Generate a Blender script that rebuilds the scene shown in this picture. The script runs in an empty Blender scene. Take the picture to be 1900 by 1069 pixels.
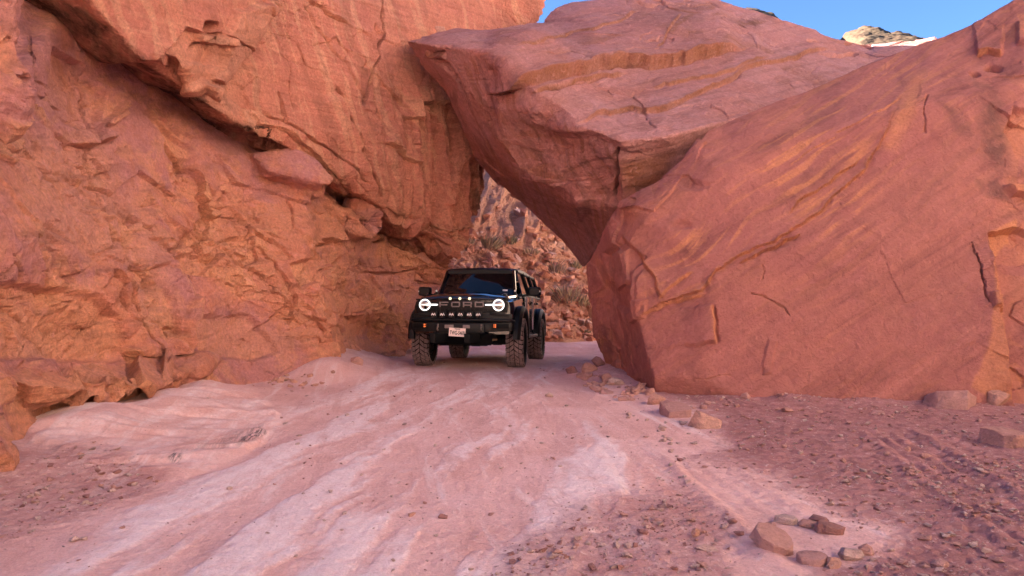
import bpy, bmesh, math, random
import numpy as np
from mathutils import Vector, Matrix, Euler
from mathutils.geometry import delaunay_2d_cdt

SC = bpy.context.scene
COL = SC.collection
R = math.radians

# ------------------------------------------------------------------ camera
F, CX, CY, EYE = 1372.0, 950.0, 534.5, 1.5
cam_d = bpy.data.cameras.new("camera")
cam = bpy.data.objects.new("camera", cam_d)
COL.objects.link(cam)
cam.location = (0, 0, EYE)
cam.rotation_euler = (R(90), 0, 0)
cam_d.sensor_width = 36
cam_d.lens = 36 * F / 1900
cam_d.clip_end = 2000
SC.camera = cam

# ------------------------------------------------------------------ light
SUN_EL, SUN_AZ = 16.0, 166.0          # azimuth measured from +X towards +Y, of the direction TO the sun
sd = Vector((math.cos(R(SUN_EL)) * math.cos(R(SUN_AZ)), math.cos(R(SUN_EL)) * math.sin(R(SUN_AZ)), math.sin(R(SUN_EL))))
world = bpy.data.worlds.new("World")
SC.world = world
world.use_nodes = True
wn = world.node_tree.nodes
bg = wn["Background"]
sky = wn.new("ShaderNodeTexSky")
sky.sky_type = 'NISHITA'
sky.sun_disc = False
sky.sun_elevation = R(SUN_EL)
sky.sun_rotation = math.atan2(sd.x, sd.y)
sky.altitude = 7000
sky.air_density = 1.0
sky.dust_density = 0.05
sky.ozone_density = 4.0
world.node_tree.links.new(sky.outputs[0], bg.inputs[0])
bg.inputs[1].default_value = 0.050
sun_d = bpy.data.lights.new("sun", 'SUN')
sun_d.energy = 5.0
sun_d.angle = R(0.5)
sun_d.color = (1.0, 0.95, 0.87)
sun = bpy.data.objects.new("sun", sun_d)
COL.objects.link(sun)
sun.rotation_euler = (-sd).to_track_quat('-Z', 'Y').to_euler()
vs = SC.view_settings
vs.view_transform = 'Standard'
vs.look = 'None'
vs.gamma = 1
vs.exposure = 3.5
SC.cycles.use_denoising = True
SC.cycles.diffuse_bounces = 6
SC.cycles.max_bounces = 10

# ------------------------------------------------------------------ basic helpers
def P(px, py, d):
    return ((px - CX) * d / F, d, EYE - (py - CY) * d / F)

def tag(o, label=None, cat=None, group=None, kind=None):
    for k, v in (("label", label), ("category", cat), ("group", group), ("kind", kind)):
        if v: o[k] = v
    return o

def mesh_obj(name, verts, faces, mats=(), parent=None, smooth=False):
    me = bpy.data.meshes.new(name)
    if isinstance(verts, np.ndarray): verts = verts.tolist()
    me.from_pydata(verts, [], faces)
    for m in (mats if isinstance(mats, (list, tuple)) else [mats]): me.materials.append(m)
    if smooth: me.polygons.foreach_set("use_smooth", [True] * len(me.polygons))
    o = bpy.data.objects.new(name, me)
    COL.objects.link(o)
    if parent: o.parent = parent
    return o

# ------------------------------------------------------------------ numpy noise
_rng = np.random.default_rng(12)
_perm = np.concatenate([_rng.permutation(256)] * 2).astype(np.int32)
_grad = _rng.uniform(-1, 1, (256, 3)).astype(np.float32)
_rnd = _rng.uniform(0, 1, (256, 8)).astype(np.float32)

def _lat(ix, iy, iz):
    return _perm[(_perm[(_perm[ix & 255] + iy) & 255] + iz) & 255]

def gnoise(p, seed=0):
    p = np.asarray(p, np.float32)
    fl = np.floor(p); f = p - fl
    i = fl.astype(np.int32) + (seed * 37 + np.array((0, 11, 23), np.int32))
    u = f * f * f * (f * (f * 6 - 15) + 10)
    out = np.zeros(len(p), np.float32)
    for dx in (0, 1):
        wx = u[:, 0] if dx else 1 - u[:, 0]
        for dy in (0, 1):
            wy = wx * (u[:, 1] if dy else 1 - u[:, 1])
            for dz in (0, 1):
                g = _grad[_lat(i[:, 0] + dx, i[:, 1] + dy, i[:, 2] + dz)]
                d = g[:, 0] * (f[:, 0] - dx) + g[:, 1] * (f[:, 1] - dy) + g[:, 2] * (f[:, 2] - dz)
                out += d * (wy * (u[:, 2] if dz else 1 - u[:, 2]))
    return out * 1.3

def fbm(p, octv=4, gain=0.5, seed=0):
    p = np.asarray(p, np.float32)
    s = np.zeros(len(p), np.float32); a = 1.0
    for k in range(octv):
        s += a * gnoise(p * (2.03 ** k) + k * 7.31, seed + k)
        a *= gain
    return s

def worley(p, seed=0):
    p = np.asarray(p, np.float32)
    fl = np.floor(p); fr = p - fl
    i = fl.astype(np.int32) + (seed * 53 + np.array((5, 17, 29), np.int32))
    N = len(p)
    f1 = np.full(N, 9.0, np.float32); f2 = np.full(N, 9.0, np.float32)
    hid = np.zeros(N, np.int32); off = np.zeros((N, 3), np.float32)
    for dx in (-1, 0, 1):
        for dy in (-1, 0, 1):
            for dz in (-1, 0, 1):
                h = _lat(i[:, 0] + dx, i[:, 1] + dy, i[:, 2] + dz)
                r = _rnd[h]
                o = fr - np.array((dx, dy, dz), np.float32) - r[:, :3]
                d = (o * o).sum(1)
                c = d < f1
                f2 = np.where(c, f1, np.minimum(f2, d))
                f1 = np.where(c, d, f1)
                hid = np.where(c, h, hid)
                off = np.where(c[:, None], o, off)
    return np.sqrt(f1), np.sqrt(f2), hid, off

def plates(p, seed=0, tilt=0.5):
    """broken plates: each Voronoi cell a tilted little plane at its own height"""
    f1, f2, hid, off = worley(p, seed)
    r = _rnd[hid]
    return (r[:, 4] * 2 - 1) * 0.5 + tilt * ((r[:, 5:8] * 2 - 1) * off).sum(1), f2 - f1

def smooth01(x, a, b):
    t = np.clip((x - a) / (b - a), 0, 1)
    return t * t * (3 - 2 * t)

def rot_to(vec):
    """rotation matrix whose rows are (along, across, up) of a bedding frame with 'up' = vec"""
    n = np.array(vec, float); n /= np.linalg.norm(n)
    a = np.cross(n, (0.0, 0, 1)) if abs(n[2]) < 0.9 else np.array((1.0, 0, 0))
    a -= n * a.dot(n); a /= np.linalg.norm(a)
    return np.stack((a, np.cross(n, a), n))

# ------------------------------------------------------------------ features given as lines on the rock as the eye sees it
def to_px(v):
    d = np.maximum(v[:, 1], 0.5)
    return np.stack((CX + F * v[:, 0] / d, CY - F * (v[:, 2] - EYE) / d), 1)

def line_dist(q, poly):
    """distance to a polyline, side (+ = left of travel seen with y down => below/right), arc parameter 0..1"""
    poly = np.array(poly, float)
    best = np.full(len(q), 1e9); side = np.zeros(len(q)); par = np.zeros(len(q))
    seg = np.diff(poly, axis=0); L = np.linalg.norm(seg, axis=1); tot = L.sum(); acc = 0
    for k in range(len(seg)):
        w = q - poly[k]
        t0 = (w @ seg[k]) / (L[k] ** 2)
        t = np.clip(t0, 0, 1)
        dv = w - t[:, None] * seg[k]
        d = np.sqrt((dv * dv).sum(1))
        c = d < best
        best = np.where(c, d, best)
        side = np.where(c, np.sign(seg[k][0] * w[:, 1] - seg[k][1] * w[:, 0]), side)
        par = np.where(c, (acc + t * L[k]) / tot, par)
        acc += L[k]
    return best, side, par

def poly_sd(q, poly):
    """signed distance to a closed polygon, + inside"""
    poly = list(poly) + [poly[0]]
    d, _, _ = line_dist(q, poly)
    ins = np.zeros(len(q), bool)
    pa = np.array(poly, float)
    for k in range(len(pa) - 1):
        (x1, y1), (x2, y2) = pa[k], pa[k + 1]
        c = ((y1 > q[:, 1]) != (y2 > q[:, 1])) & (q[:, 0] < (x2 - x1) * (q[:, 1] - y1) / (y2 - y1 + 1e-9) + x1)
        ins ^= c
    return np.where(ins, d, -d)

def win(t, e=0.12):
    return smooth01(t, 0, e) * (1 - smooth01(t, 1 - e, 1))

def apply_features(q, facing, feats, rag=2.5, seed=5):
    """returns displacement, fresh, stain arrays"""
    N = len(q)
    q3 = np.column_stack((q / 30.0, np.zeros(N)))
    qa = q + np.stack((fbm(q3, 3, 0.42, seed), fbm(q3 + 31.7, 3, 0.42, seed + 9)), 1) * rag * 2
    disp = np.zeros(N); fresh = np.zeros(N); stain_shade = np.zeros(N)
    vis = facing > 0
    for ft in feats:
        k = ft[0]
        pts = np.array([ft[1]] if k == 'pit' else ft[1], float)
        mg = {'step': (ft[4] * 3 + 10) if k == 'step' else 0, 'crack': 16, 'vein': 60, 'pit': 40}.get(k, 0) or (ft[3] * 3 + 10)
        lo, hi = pts.min(0) - mg, pts.max(0) + mg
        ix = np.nonzero(vis & (qa[:, 0] > lo[0]) & (qa[:, 0] < hi[0]) & (qa[:, 1] > lo[1]) & (qa[:, 1] < hi[1]))[0]
        if not len(ix): continue
        qq = qa[ix]; dd = np.zeros(len(ix)); fr = np.zeros(len(ix)); sn = np.zeros(len(ix))
        if k == 'step':                      # raises the upper side of a line drawn left to right
            _, poly, h, w, fall = ft[:5]
            w = w * 0.6
            d, s, t = line_dist(qq, poly)
            sdv = -d * s
            dd = h * smooth01(sdv, -w, w) * np.exp(-np.maximum(sdv, 0) / fall) * win(t)
            dd -= 0.5 * h * np.exp(-((sdv + 1.6 * w) / (1.1 * w)) ** 2) * win(t) * np.clip(0.5 + 1.4 * gnoise(q3[ix] * 0.8, 73), 0, 1.2)
            fr = 0.95 * np.exp(-(np.minimum(sdv, 0) / (w * 1.1)) ** 2) * np.exp(-(np.maximum(sdv, 0) / (w * 2.0)) ** 2) * win(t)
        elif k == 'crack':
            _, poly, h, w = ft[:4]
            d, s, t = line_dist(qq, poly)
            w = w * 0.62 * (0.45 + 0.9 * np.abs(gnoise(q3[ix] * 0.9, 71)) * 1.6)
            dd = -1.25 * h * np.exp(-(d / w) ** 2) * win(t, 0.1)
            fr = 0.3 * np.exp(-(d / (w * 1.8)) ** 2) * win(t, 0.1)
        elif k == 'vein':
            _, poly, h, w = ft[:4]
            d, s, t = line_dist(qq, poly)
            wv = w * (0.35 + 1.3 * np.abs(gnoise(q3[ix] * 0.7, 77)))
            br = gnoise(q3[ix] * 4.0, 78)
            dd = (h * (-s) * np.exp(-(d / wv)) + h * 0.5 * br * np.exp(-(d / wv) ** 2)) * win(t)
            fr = np.exp(-(d / (wv * 0.7)) ** 2) * win(t) * np.clip(0.7 + br, 0, 1)
        elif k == 'plate':
            _, poly, h, w = ft[:4]
            w = w * 0.6
            sv = poly_sd(qq, poly)
            dd = h * smooth01(sv, -w, w)
            if len(ft) > 4: fr = ft[4] * smooth01(sv, -w, w * 2)
        elif k == 'pit':
            _, c, rx, ry, h = ft[:5]
            r2 = ((qq[:, 0] - c[0]) / rx) ** 2 + ((qq[:, 1] - c[1]) / ry) ** 2
            dd = -h * np.exp(-r2 ** 2)
        elif k == 'fresh':
            fr = ft[2] * smooth01(poly_sd(qq, ft[1]), -ft[3], ft[3])
        elif k == 'stain_shade':
            sn = ft[2] * smooth01(poly_sd(qq, ft[1]), -ft[3], ft[3])
        disp[ix] += dd; fresh[ix] = np.maximum(fresh[ix], fr); stain_shade[ix] = np.maximum(stain_shade[ix], sn)
    return disp * facing, fresh * facing, stain_shade * facing

# ------------------------------------------------------------------ rock masses
def patch_solid(boundary, interior=(), back=(0, 4, 0), ridges=(), shrink=1.0):
    """a rock face through measured points (pixel, pixel, metres), closed by its own thickness behind"""
    pts = [P(*b) for b in boundary] + [P(*b) for b in interior]
    v2 = [Vector((b[0], -b[1])) for b in boundary] + [Vector((b[0], -b[1])) for b in interior]
    nb = len(boundary)
    edges = [(k, (k + 1) % nb) for k in range(nb)] + [(nb + a, nb + b) for a, b in ridges]
    ov, oe, of, orv, _, _ = delaunay_2d_cdt(v2, edges, [], 1, 1e-4)
    verts = []
    for k, o in enumerate(orv):
        if o: verts.append(pts[o[0]])
        else: verts.append(P(ov[k].x, -ov[k].y, 14))
    n = len(verts)
    b = np.array(verts); c = b.mean(0)
    bk = (b - c) * shrink + c + np.array(back)
    faces = [list(f) for f in of] + [[i + n for i in reversed(f)] for f in of]
    cnt = {}
    for f in of:
        for a, bb in zip(f, list(f[1:]) + [f[0]]): cnt[(a, bb)] = 1
    for (a, bb) in list(cnt):
        if (bb, a) not in cnt: faces.append([bb, a, a + n, bb + n])
    return [tuple(v) for v in verts] + [tuple(v) for v in bk], faces

def hull_solid(points):
    bm = bmesh.new()
    for p in points: bm.verts.new(p)
    bmesh.ops.convex_hull(bm, input=bm.verts)
    bm.verts.index_update()
    loose = [v for v in bm.verts if not v.link_faces]
    bmesh.ops.delete(bm, geom=loose, context='VERTS')
    bm.verts.index_update(); bm.verts.ensure_lookup_table()
    r = [tuple(v.co) for v in bm.verts], [[v.index for v in f.verts] for f in bm.faces]
    bm.free()
    return r

def prism(foot, z0, z1, top_shift=(0, 0)):
    n = len(foot)
    v = [(x, y, z0) for x, y in foot] + [(x + top_shift[0], y + top_shift[1], z1) for x, y in foot]
    f = [list(range(n))[::-1], [n + i for i in range(n)]] + [[i, (i + 1) % n, n + (i + 1) % n, n + i] for i in range(n)]
    return v, f

def remesh(solids, voxel):
    V, Fc = [], []
    for v, f in solids:
        o = len(V); V += list(v); Fc += [[i + o for i in ff] for ff in f]
    me = bpy.data.meshes.new("tmp"); me.from_pydata(V, [], Fc)
    ob = bpy.data.objects.new("tmp", me); COL.objects.link(ob)
    md = ob.modifiers.new("r", 'REMESH'); md.mode = 'VOXEL'; md.voxel_size = voxel
    dg = bpy.context.evaluated_depsgraph_get()
    out = bpy.data.meshes.new_from_object(ob.evaluated_get(dg))
    bpy.data.objects.remove(ob); bpy.data.meshes.remove(me)
    return out

def mesh_np(me):
    n = len(me.vertices)
    v = np.empty(n * 3); me.vertices.foreach_get("co", v)
    nr = np.empty(n * 3); me.vertex_normals.foreach_get("vector", nr)
    e = np.empty(len(me.edges) * 2, np.int64); me.edges.foreach_get("vertices", e)
    return v.reshape(-1, 3), nr.reshape(-1, 3), e.reshape(-1, 2)

def lap(v, e, it, lam=0.5):
    n = len(v); deg = np.bincount(e.ravel(), minlength=n).astype(float)[:, None]; deg[deg == 0] = 1
    for _ in range(it):
        s = np.empty_like(v)
        for c in range(v.shape[1]):
            s[:, c] = np.bincount(e[:, 0], v[e[:, 1], c], n) + np.bincount(e[:, 1], v[e[:, 0], c], n)
        v = v + lam * (s / deg - v)
    return v

def face_np(me):
    f = np.empty(len(me.loops), np.int64); me.loops.foreach_get("vertex_index", f)
    return f.reshape(-1, 4)

def mesh_fast(name, v, quads):
    me = bpy.data.meshes.new(name)
    me.vertices.add(len(v)); me.vertices.foreach_set("co", v.astype(np.float32).ravel())
    me.loops.add(quads.size); me.loops.foreach_set("vertex_index", quads.astype(np.int32).ravel())
    me.polygons.add(len(quads)); me.polygons.foreach_set("loop_start", np.arange(0, quads.size, 4, dtype=np.int32))
    me.update(calc_edges=True)
    return me

def split_quads(v, quads, sel):
    """cut the selected quads in four; returns new verts, quads and the seam midpoints (mid, a, b)"""
    S = quads[sel]; n = len(v)
    ed = np.stack((S, np.roll(S, -1, 1)), 2).reshape(-1, 2)
    key = np.sort(ed, 1); kk = key[:, 0] * n + key[:, 1]
    uk, inv, cnt = np.unique(kk, return_inverse=True, return_counts=True)
    ua, ub = uk // n, uk % n
    mids = (v[ua] + v[ub]) / 2
    cen = v[S].mean(1)
    mi = n + inv.reshape(-1, 4); ci = n + len(uk) + np.arange(len(S))
    new = np.concatenate([np.stack((S[:, k], mi[:, k], ci, mi[:, k - 1]), 1) for k in range(4)])
    seam = np.nonzero(cnt == 1)[0]
    return np.concatenate((v, mids, cen)), np.concatenate((quads[~sel], new)), (n + seam, ua[seam], ub[seam])

def normals_np(v, quads):
    c = np.cross(v[quads[:, 2]] - v[quads[:, 0]], v[quads[:, 3]] - v[quads[:, 1]])
    out = np.zeros_like(v)
    for k in range(4):
        for a in range(3): out[:, a] += np.bincount(quads[:, k], c[:, a], len(v))
    return out / np.maximum(np.linalg.norm(out, axis=1), 1e-9)[:, None]

def rock_mass(name, solids, voxel, mat, bed=(0.1, -0.2, 1), feats=(), smooth=6, rough=1.0, plate_amp=0.1, plate_size=(1.2, 1.2, 0.5),
              plate_mask=None, fine=0.012, seed=1, warp=0.12, rag=2.5, parent=None, flutes=0.0, flute_mask=None, split=True, crackle=0.0, broken=0.0, broken_dir=(0.2, 0.7, -0.65), broken_mask=None, tint=None):
    me = remesh(solids, voxel)
    v, nr, e = mesh_np(me); quads = face_np(me)
    bpy.data.meshes.remove(me)
    v = lap(v, e, smooth)
    eye = np.array((0, 0, EYE))
    nr = normals_np(v, quads)
    seam = None
    if split:
        c = v[quads].mean(1); qn = nr[quads].mean(1); ry = c - eye; ry /= np.linalg.norm(ry, axis=1)[:, None]
        qc = to_px(c)
        sel = (-(qn * ry).sum(1) > -0.15) & (qc[:, 0] > -160) & (qc[:, 0] < 2060) & (qc[:, 1] > -120) & (qc[:, 1] < 1190) & (c[:, 1] > 0.5)
        v, quads, seam = split_quads(v, quads, sel)
    e = np.stack((quads, np.roll(quads, -1, 1)), 2).reshape(-1, 2)
    nr = normals_np(v, quads)
    nr = lap(nr, e, 10 if split else 5); nr /= np.maximum(np.linalg.norm(nr, axis=1), 1e-6)[:, None]
    ray = v - eye; ray /= np.linalg.norm(ray, axis=1)[:, None]
    facing = smooth01(-(nr * ray).sum(1), -0.05, 0.12)
    q = to_px(v)
    B = rot_to(bed)
    bp = v @ B.T
    wob = np.stack((fbm(v * 0.7, 3, 0.55, seed + 40), fbm(v * 0.7 + 9, 3, 0.55, seed + 41), fbm(v * 0.7 + 17, 3, 0.55, seed + 42)), 1)
    disp = warp * fbm(v * 0.45, 3, 0.5, seed)
    fresh = np.zeros(len(v)); stain_shade = np.zeros(len(v))
    if feats:
        fd, fr, st = apply_features(q, facing, feats, rag, seed)
        disp += fd; fresh = np.maximum(fresh, fr); stain_shade = np.maximum(stain_shade, st)
    pm = np.clip(0.55 + 1.1 * fbm(v * 0.35 + 3, 2, 0.5, seed + 7), 0, 1.4)
    if plate_mask is not None: pm = plate_mask(q, v, pm)
    if plate_amp:
        pp = (bp + 0.16 * wob) / np.array(plate_size)
        h1, ed1 = plates(pp, seed + 11, 0.8)
        h2, ed2 = plates(pp * 2.9 + 5 + 0.12 * wob, seed + 12, 0.9)
        h3, ed3 = plates(pp * 7.1 + 2 + 0.3 * wob, seed + 13, 0.9)
        disp += plate_amp * rough * pm * (h1 + 0.42 * h2 * np.clip(0.35 + 1.9 * wob[:, 0], 0, 1.3) + 0.13 * h3 * np.clip(0.4 + 1.9 * wob[:, 1], 0, 1))
        if crackle:
            disp -= crackle * (np.exp(-(ed1 / 0.035) ** 2) * (wob[:, 1] > 0.05) + 0.6 * np.exp(-(ed2 / 0.06) ** 2) * (wob[:, 2] > 0.12)) * np.clip(pm, 0, 1)
        fresh = np.maximum(fresh, np.clip(pm * (0.55 * (h1 < -0.15) + 0.45 * (h2 < -0.22)) * (0.6 + wob[:, 2]), 0, 0.85))
    if broken:
        bd = np.array(broken_dir) / np.linalg.norm(broken_dir)
        al = v @ bd
        bq = v - al[:, None] * bd
        bmk = fbm(bq * 0.95 + (al * 0.28)[:, None] * bd + 5, 4, 0.6, seed + 50)
        bm_ = smooth01(bmk, 0.09, 0.19)
        if broken_mask is not None: bm_ = bm_ * broken_mask(q, v)
        b1, be1 = plates(bp / np.array((0.62, 0.62, 0.40)) + 3 + 0.2 * wob, seed + 51, 1.1)
        b2, be2 = plates(bp / np.array((0.23, 0.23, 0.15)) + 8 + 0.4 * wob, seed + 52, 1.1)
        disp += broken * bm_ * (b1 + 0.42 * b2 - 0.35)
        fresh = np.maximum(fresh, bm_ * np.clip(0.55 + 0.6 * b1 + 0.4 * b2, 0.1, 1.0))
    bz = np.stack((bp[:, 0] * 0.35, bp[:, 1] * 0.35, bp[:, 2] * 5.0), 1)
    disp += fine * rough * (0.8 * fbm(bz, 4, 0.6, seed + 20) + 0.9 * fbm(v * 3.1, 5, 0.62, seed + 21))
    if flutes:
        fl = np.stack((v[:, 0] * 2.6 + v[:, 1] * 2.0 + 0.3 * v[:, 2], np.zeros(len(v)), v[:, 2] * 0.22), 1)
        fm = 1.0 if flute_mask is None else flute_mask(q, v)
        disp += flutes * fm * fbm(fl, 4, 0.5, seed + 25)
    if tint is not None:
        tf, ts = tint(q, v)
        fresh = np.maximum(fresh, tf * facing); stain_shade = np.maximum(stain_shade, ts * facing)
    v = v + nr * disp[:, None]
    if seam is not None: v[seam[0]] = (v[seam[1]] + v[seam[2]]) / 2
    me = mesh_fast(name, v, quads)
    for nm, arr in (("fresh", fresh), ("stain_shade", stain_shade)):
        a = me.attributes.new(nm, 'FLOAT', 'POINT'); a.data.foreach_set("value", np.clip(arr, 0, 1).astype(np.float32))
    me.materials.append(mat)
    me.polygons.foreach_set("use_smooth", np.ones(len(quads), bool))
    me.set_sharp_from_angle(angle=R(25))
    o = bpy.data.objects.new(name, me); COL.objects.link(o)
    if parent: o.parent = parent
    print("MASS", name, len(v))
    return o

# ------------------------------------------------------------------ materials
class NT:
    def __init__(s, name):
        s.m = bpy.data.materials.new(name); s.m.use_nodes = True
        s.t = s.m.node_tree; s.b = s.t.nodes["Principled BSDF"]; s.n = s.t.nodes; s.l = s.t.links
    def new(s, typ, **kw):
        n = s.n.new(typ)
        for k, v in kw.items(): setattr(n, k, v)
        return n
    def noise(s, vec, scale, detail=4, rough=0.55, dist=0.0):
        n = s.new("ShaderNodeTexNoise"); s.l.new(vec, n.inputs["Vector"])
        n.inputs["Scale"].default_value = scale; n.inputs["Detail"].default_value = detail
        n.inputs["Roughness"].default_value = rough; n.inputs["Distortion"].default_value = dist
        return n.outputs["Fac"]
    def ramp(s, fac, *stops):
        n = s.new("ShaderNodeValToRGB"); s.l.new(fac, n.inputs[0])
        el = n.color_ramp.elements
        while len(el) < len(stops): el.new(0.5)
        for e_, (p, c) in zip(el, stops):
            e_.position = p; e_.color = (*c, 1) if isinstance(c, (tuple, list)) else (c, c, c, 1)
        return n.outputs[0]
    def mix(s, fac, a, b, blend='MIX'):
        n = s.new("ShaderNodeMix", data_type='RGBA', blend_type=blend)
        for sock, v in ((n.inputs[0], fac), (n.inputs[6], a), (n.inputs[7], b)):
            if hasattr(v, "is_linked") or isinstance(v, bpy.types.NodeSocket): s.l.new(v, sock)
            elif isinstance(v, (tuple, list)): sock.default_value = (*v, 1)
            else: sock.default_value = v
        return n.outputs[2]
    def math(s, op, a, b=0.0):
        n = s.new("ShaderNodeMath", operation=op)
        for sock, v in zip(n.inputs, (a, b)):
            if isinstance(v, bpy.types.NodeSocket): s.l.new(v, sock)
            else: sock.default_value = v
        return n.outputs[0]
    def attr(s, name):
        n = s.new("ShaderNodeAttribute"); n.attribute_name = name
        return n.outputs["Fac"]
    def mapping(s, vec, rot=(0, 0, 0), scale=(1, 1, 1)):
        n = s.new("ShaderNodeMapping"); s.l.new(vec, n.inputs[0])
        n.inputs["Rotation"].default_value = rot
        n2 = s.new("ShaderNodeMapping"); s.l.new(n.outputs[0], n2.inputs[0])
        n2.inputs["Scale"].default_value = scale
        return n2.outputs[0]
    def bump(s, h, strength, dist, normal=None):
        n = s.new("ShaderNodeBump"); s.l.new(h, n.inputs["Height"])
        n.inputs["Strength"].default_value = strength; n.inputs["Distance"].default_value = dist
        if normal is not None: s.l.new(normal, n.inputs["Normal"])
        return n.outputs[0]

def rock_material(name, patina, second, fresh, stain_shade, bed=(0.1, -0.2, 1), streak_dir=None, streak=0.5, patina_mix=(0.4, 0.62), grain=1.0, bumpy=1.0, lines=0.5, streak_scale=5.5):
    t = NT(name)
    pos = t.new("ShaderNodeNewGeometry").outputs["Position"]
    n_big = t.noise(pos, 0.45, 6, 0.6, 0.6)
    n_mid = t.noise(pos, 2.2, 6, 0.62, 0.4)
    n_fine = t.noise(pos, 26, 5, 0.7)
    n_grit = t.noise(pos, 120, 3, 0.7)
    eu = Vector(bed).normalized().rotation_difference(Vector((0, 0, 1))).to_euler()
    bedv = t.mapping(pos, eu, (0.45, 0.45, 9.0))
    n_bed = t.noise(bedv, 1.0, 6, 0.65, 0.25)
    col = t.mix(t.ramp(n_big, (patina_mix[0], 0.0), (patina_mix[1], 1.0)), patina, second)
    col = t.mix(t.math('MULTIPLY', t.ramp(n_mid, (0.48, 0.0), (0.66, 1.0)), 0.55), col, second)
    if streak_dir is not None:
        eu2 = Vector(streak_dir).normalized().rotation_difference(Vector((0, 0, 1))).to_euler()
        stv = t.mapping(pos, eu2, (streak_scale, streak_scale, 0.06 * streak_scale))
        n_st = t.noise(stv, 1.0, 6, 0.65, 0.3)
        lo = tuple(c * 0.62 for c in patina); hi = tuple(min(1, c * 1.25 + 0.03) for c in second)
        col = t.mix(t.math('MULTIPLY', t.ramp(n_st, (0.30, 1.0), (0.47, 0.0)), streak), col, lo)
        col = t.mix(t.math('MULTIPLY', t.ramp(n_st, (0.55, 0.0), (0.72, 1.0)), streak * 0.8), col, hi)
    col = t.mix(t.math('MULTIPLY', t.ramp(n_bed, (0.36, 1.0), (0.5, 0.0)), lines), col, t.mix(0.5, col, tuple(c * 0.5 for c in second)))
    col = t.mix(t.math('MULTIPLY', t.ramp(n_bed, (0.56, 0.0), (0.7, 1.0)), lines * 0.6), col, tuple(min(1, c * 1.2) for c in fresh))
    af = t.attr("fresh")
    fr = t.math('MULTIPLY', af, t.ramp(n_mid, (0.25, 0.55), (0.6, 1.0)))
    col = t.mix(fr, col, t.mix(n_fine, tuple(c * 0.8 for c in fresh), tuple(min(1, c * 1.15) for c in fresh)))
    st = t.math('MULTIPLY', t.attr("stain_shade"), t.ramp(n_mid, (0.35, 0.2), (0.6, 1.0)))
    col = t.mix(st, col, stain_shade)
    g = t.ramp(t.math('ADD', t.math('MULTIPLY', n_fine, 0.6), t.math('MULTIPLY', n_grit, 0.4)), (0.32, 1 - 0.40 * grain), (0.64, 1 + 0.0))
    col = t.mix(1.0, col, g, 'MULTIPLY')
    n_mm = t.noise(pos, 8.5, 8, 0.72, 0.5)
    col = t.mix(t.math('MULTIPLY', t.ramp(n_mm, (0.36, 1.0), (0.47, 0.0)), 0.42 * grain), col, tuple(c * 0.55 for c in second))
    col = t.mix(t.math('MULTIPLY', t.ramp(n_mm, (0.54, 0.0), (0.66, 1.0)), 0.30 * grain), col, tuple(min(1, c * 1.3 + 0.04) for c in patina))
    t.l.new(col, t.b.inputs["Base Color"])
    t.b.inputs["Roughness"].default_value = 0.92
    t.b.inputs["Specular IOR Level"].default_value = 0.15
    h = t.math('ADD', t.math('MULTIPLY', n_fine, 0.5), t.math('MULTIPLY', n_bed, 1.0))
    h = t.math('ADD', h, t.math('ADD', t.math('MULTIPLY', n_mid, 1.3), t.math('MULTIPLY', n_mm, 1.2)))
    b1 = t.bump(h, 0.8 * bumpy, 0.11)
    b2 = t.bump(t.noise(pos, 60, 4, 0.75), 0.5 * bumpy, 0.02, b1)
    t.l.new(b2, t.b.inputs["Normal"])
    return t.m

PAT = (0.52, 0.250, 0.245)       # mauve pink varnished face
ORA = (0.60, 0.265, 0.180)       # orange body rock
FRE = (0.66, 0.310, 0.160)       # fresh orange break
STA = (0.17, 0.085, 0.075)       # dark varnish, also the shade painted in the lower cliff's recess
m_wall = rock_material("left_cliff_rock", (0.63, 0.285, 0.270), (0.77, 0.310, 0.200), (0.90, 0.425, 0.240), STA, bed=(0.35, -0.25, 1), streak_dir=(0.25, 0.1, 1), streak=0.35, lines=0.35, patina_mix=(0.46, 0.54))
m_upper = rock_material("upper_cliff_rock", (0.66, 0.250, 0.175), (0.78, 0.315, 0.205), (0.86, 0.45, 0.28), (0.10, 0.045, 0.03), bed=(0.25, -0.25, 1), streak_dir=(0.45, 0.05, 1), streak=0.35, lines=0.5)  # the near-black tone also paints the shade under the overhang
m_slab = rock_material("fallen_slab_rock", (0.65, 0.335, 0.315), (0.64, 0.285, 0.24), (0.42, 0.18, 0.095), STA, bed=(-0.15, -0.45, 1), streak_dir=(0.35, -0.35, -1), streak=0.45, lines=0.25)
m_boulder = rock_material("right_boulder_rock", (0.44, 0.170, 0.150), (0.50, 0.200, 0.155), (0.70, 0.30, 0.15), STA, bed=(-0.5, -0.9, 0.25), streak_dir=(1, 0.1, 0.62), streak=0.95, lines=0.05, grain=0.6, bumpy=0.8, streak_scale=3.2, patina_mix=(0.38, 0.66))
m_hill = rock_material("rubble_slope_rock", (0.76, 0.38, 0.25), (0.84, 0.46, 0.30), (0.85, 0.46, 0.30), (0.34, 0.14, 0.10), lines=0.2, grain=0.7, bumpy=1.6)
m_rim = rock_material("pale_rim_sandstone", (0.115, 0.074, 0.044), (0.100, 0.056, 0.034), (0.12, 0.08, 0.05), (0.07, 0.036, 0.026), lines=0.8, grain=0.4, bumpy=0.25)
m_pale = rock_material("bounce_wall_sandstone", (0.80, 0.62, 0.50), (0.72, 0.50, 0.38), (0.82, 0.66, 0.52), (0.35, 0.2, 0.14), lines=0.5, grain=0.5)  # pale so the unseen walls throw more sunlight back
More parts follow.
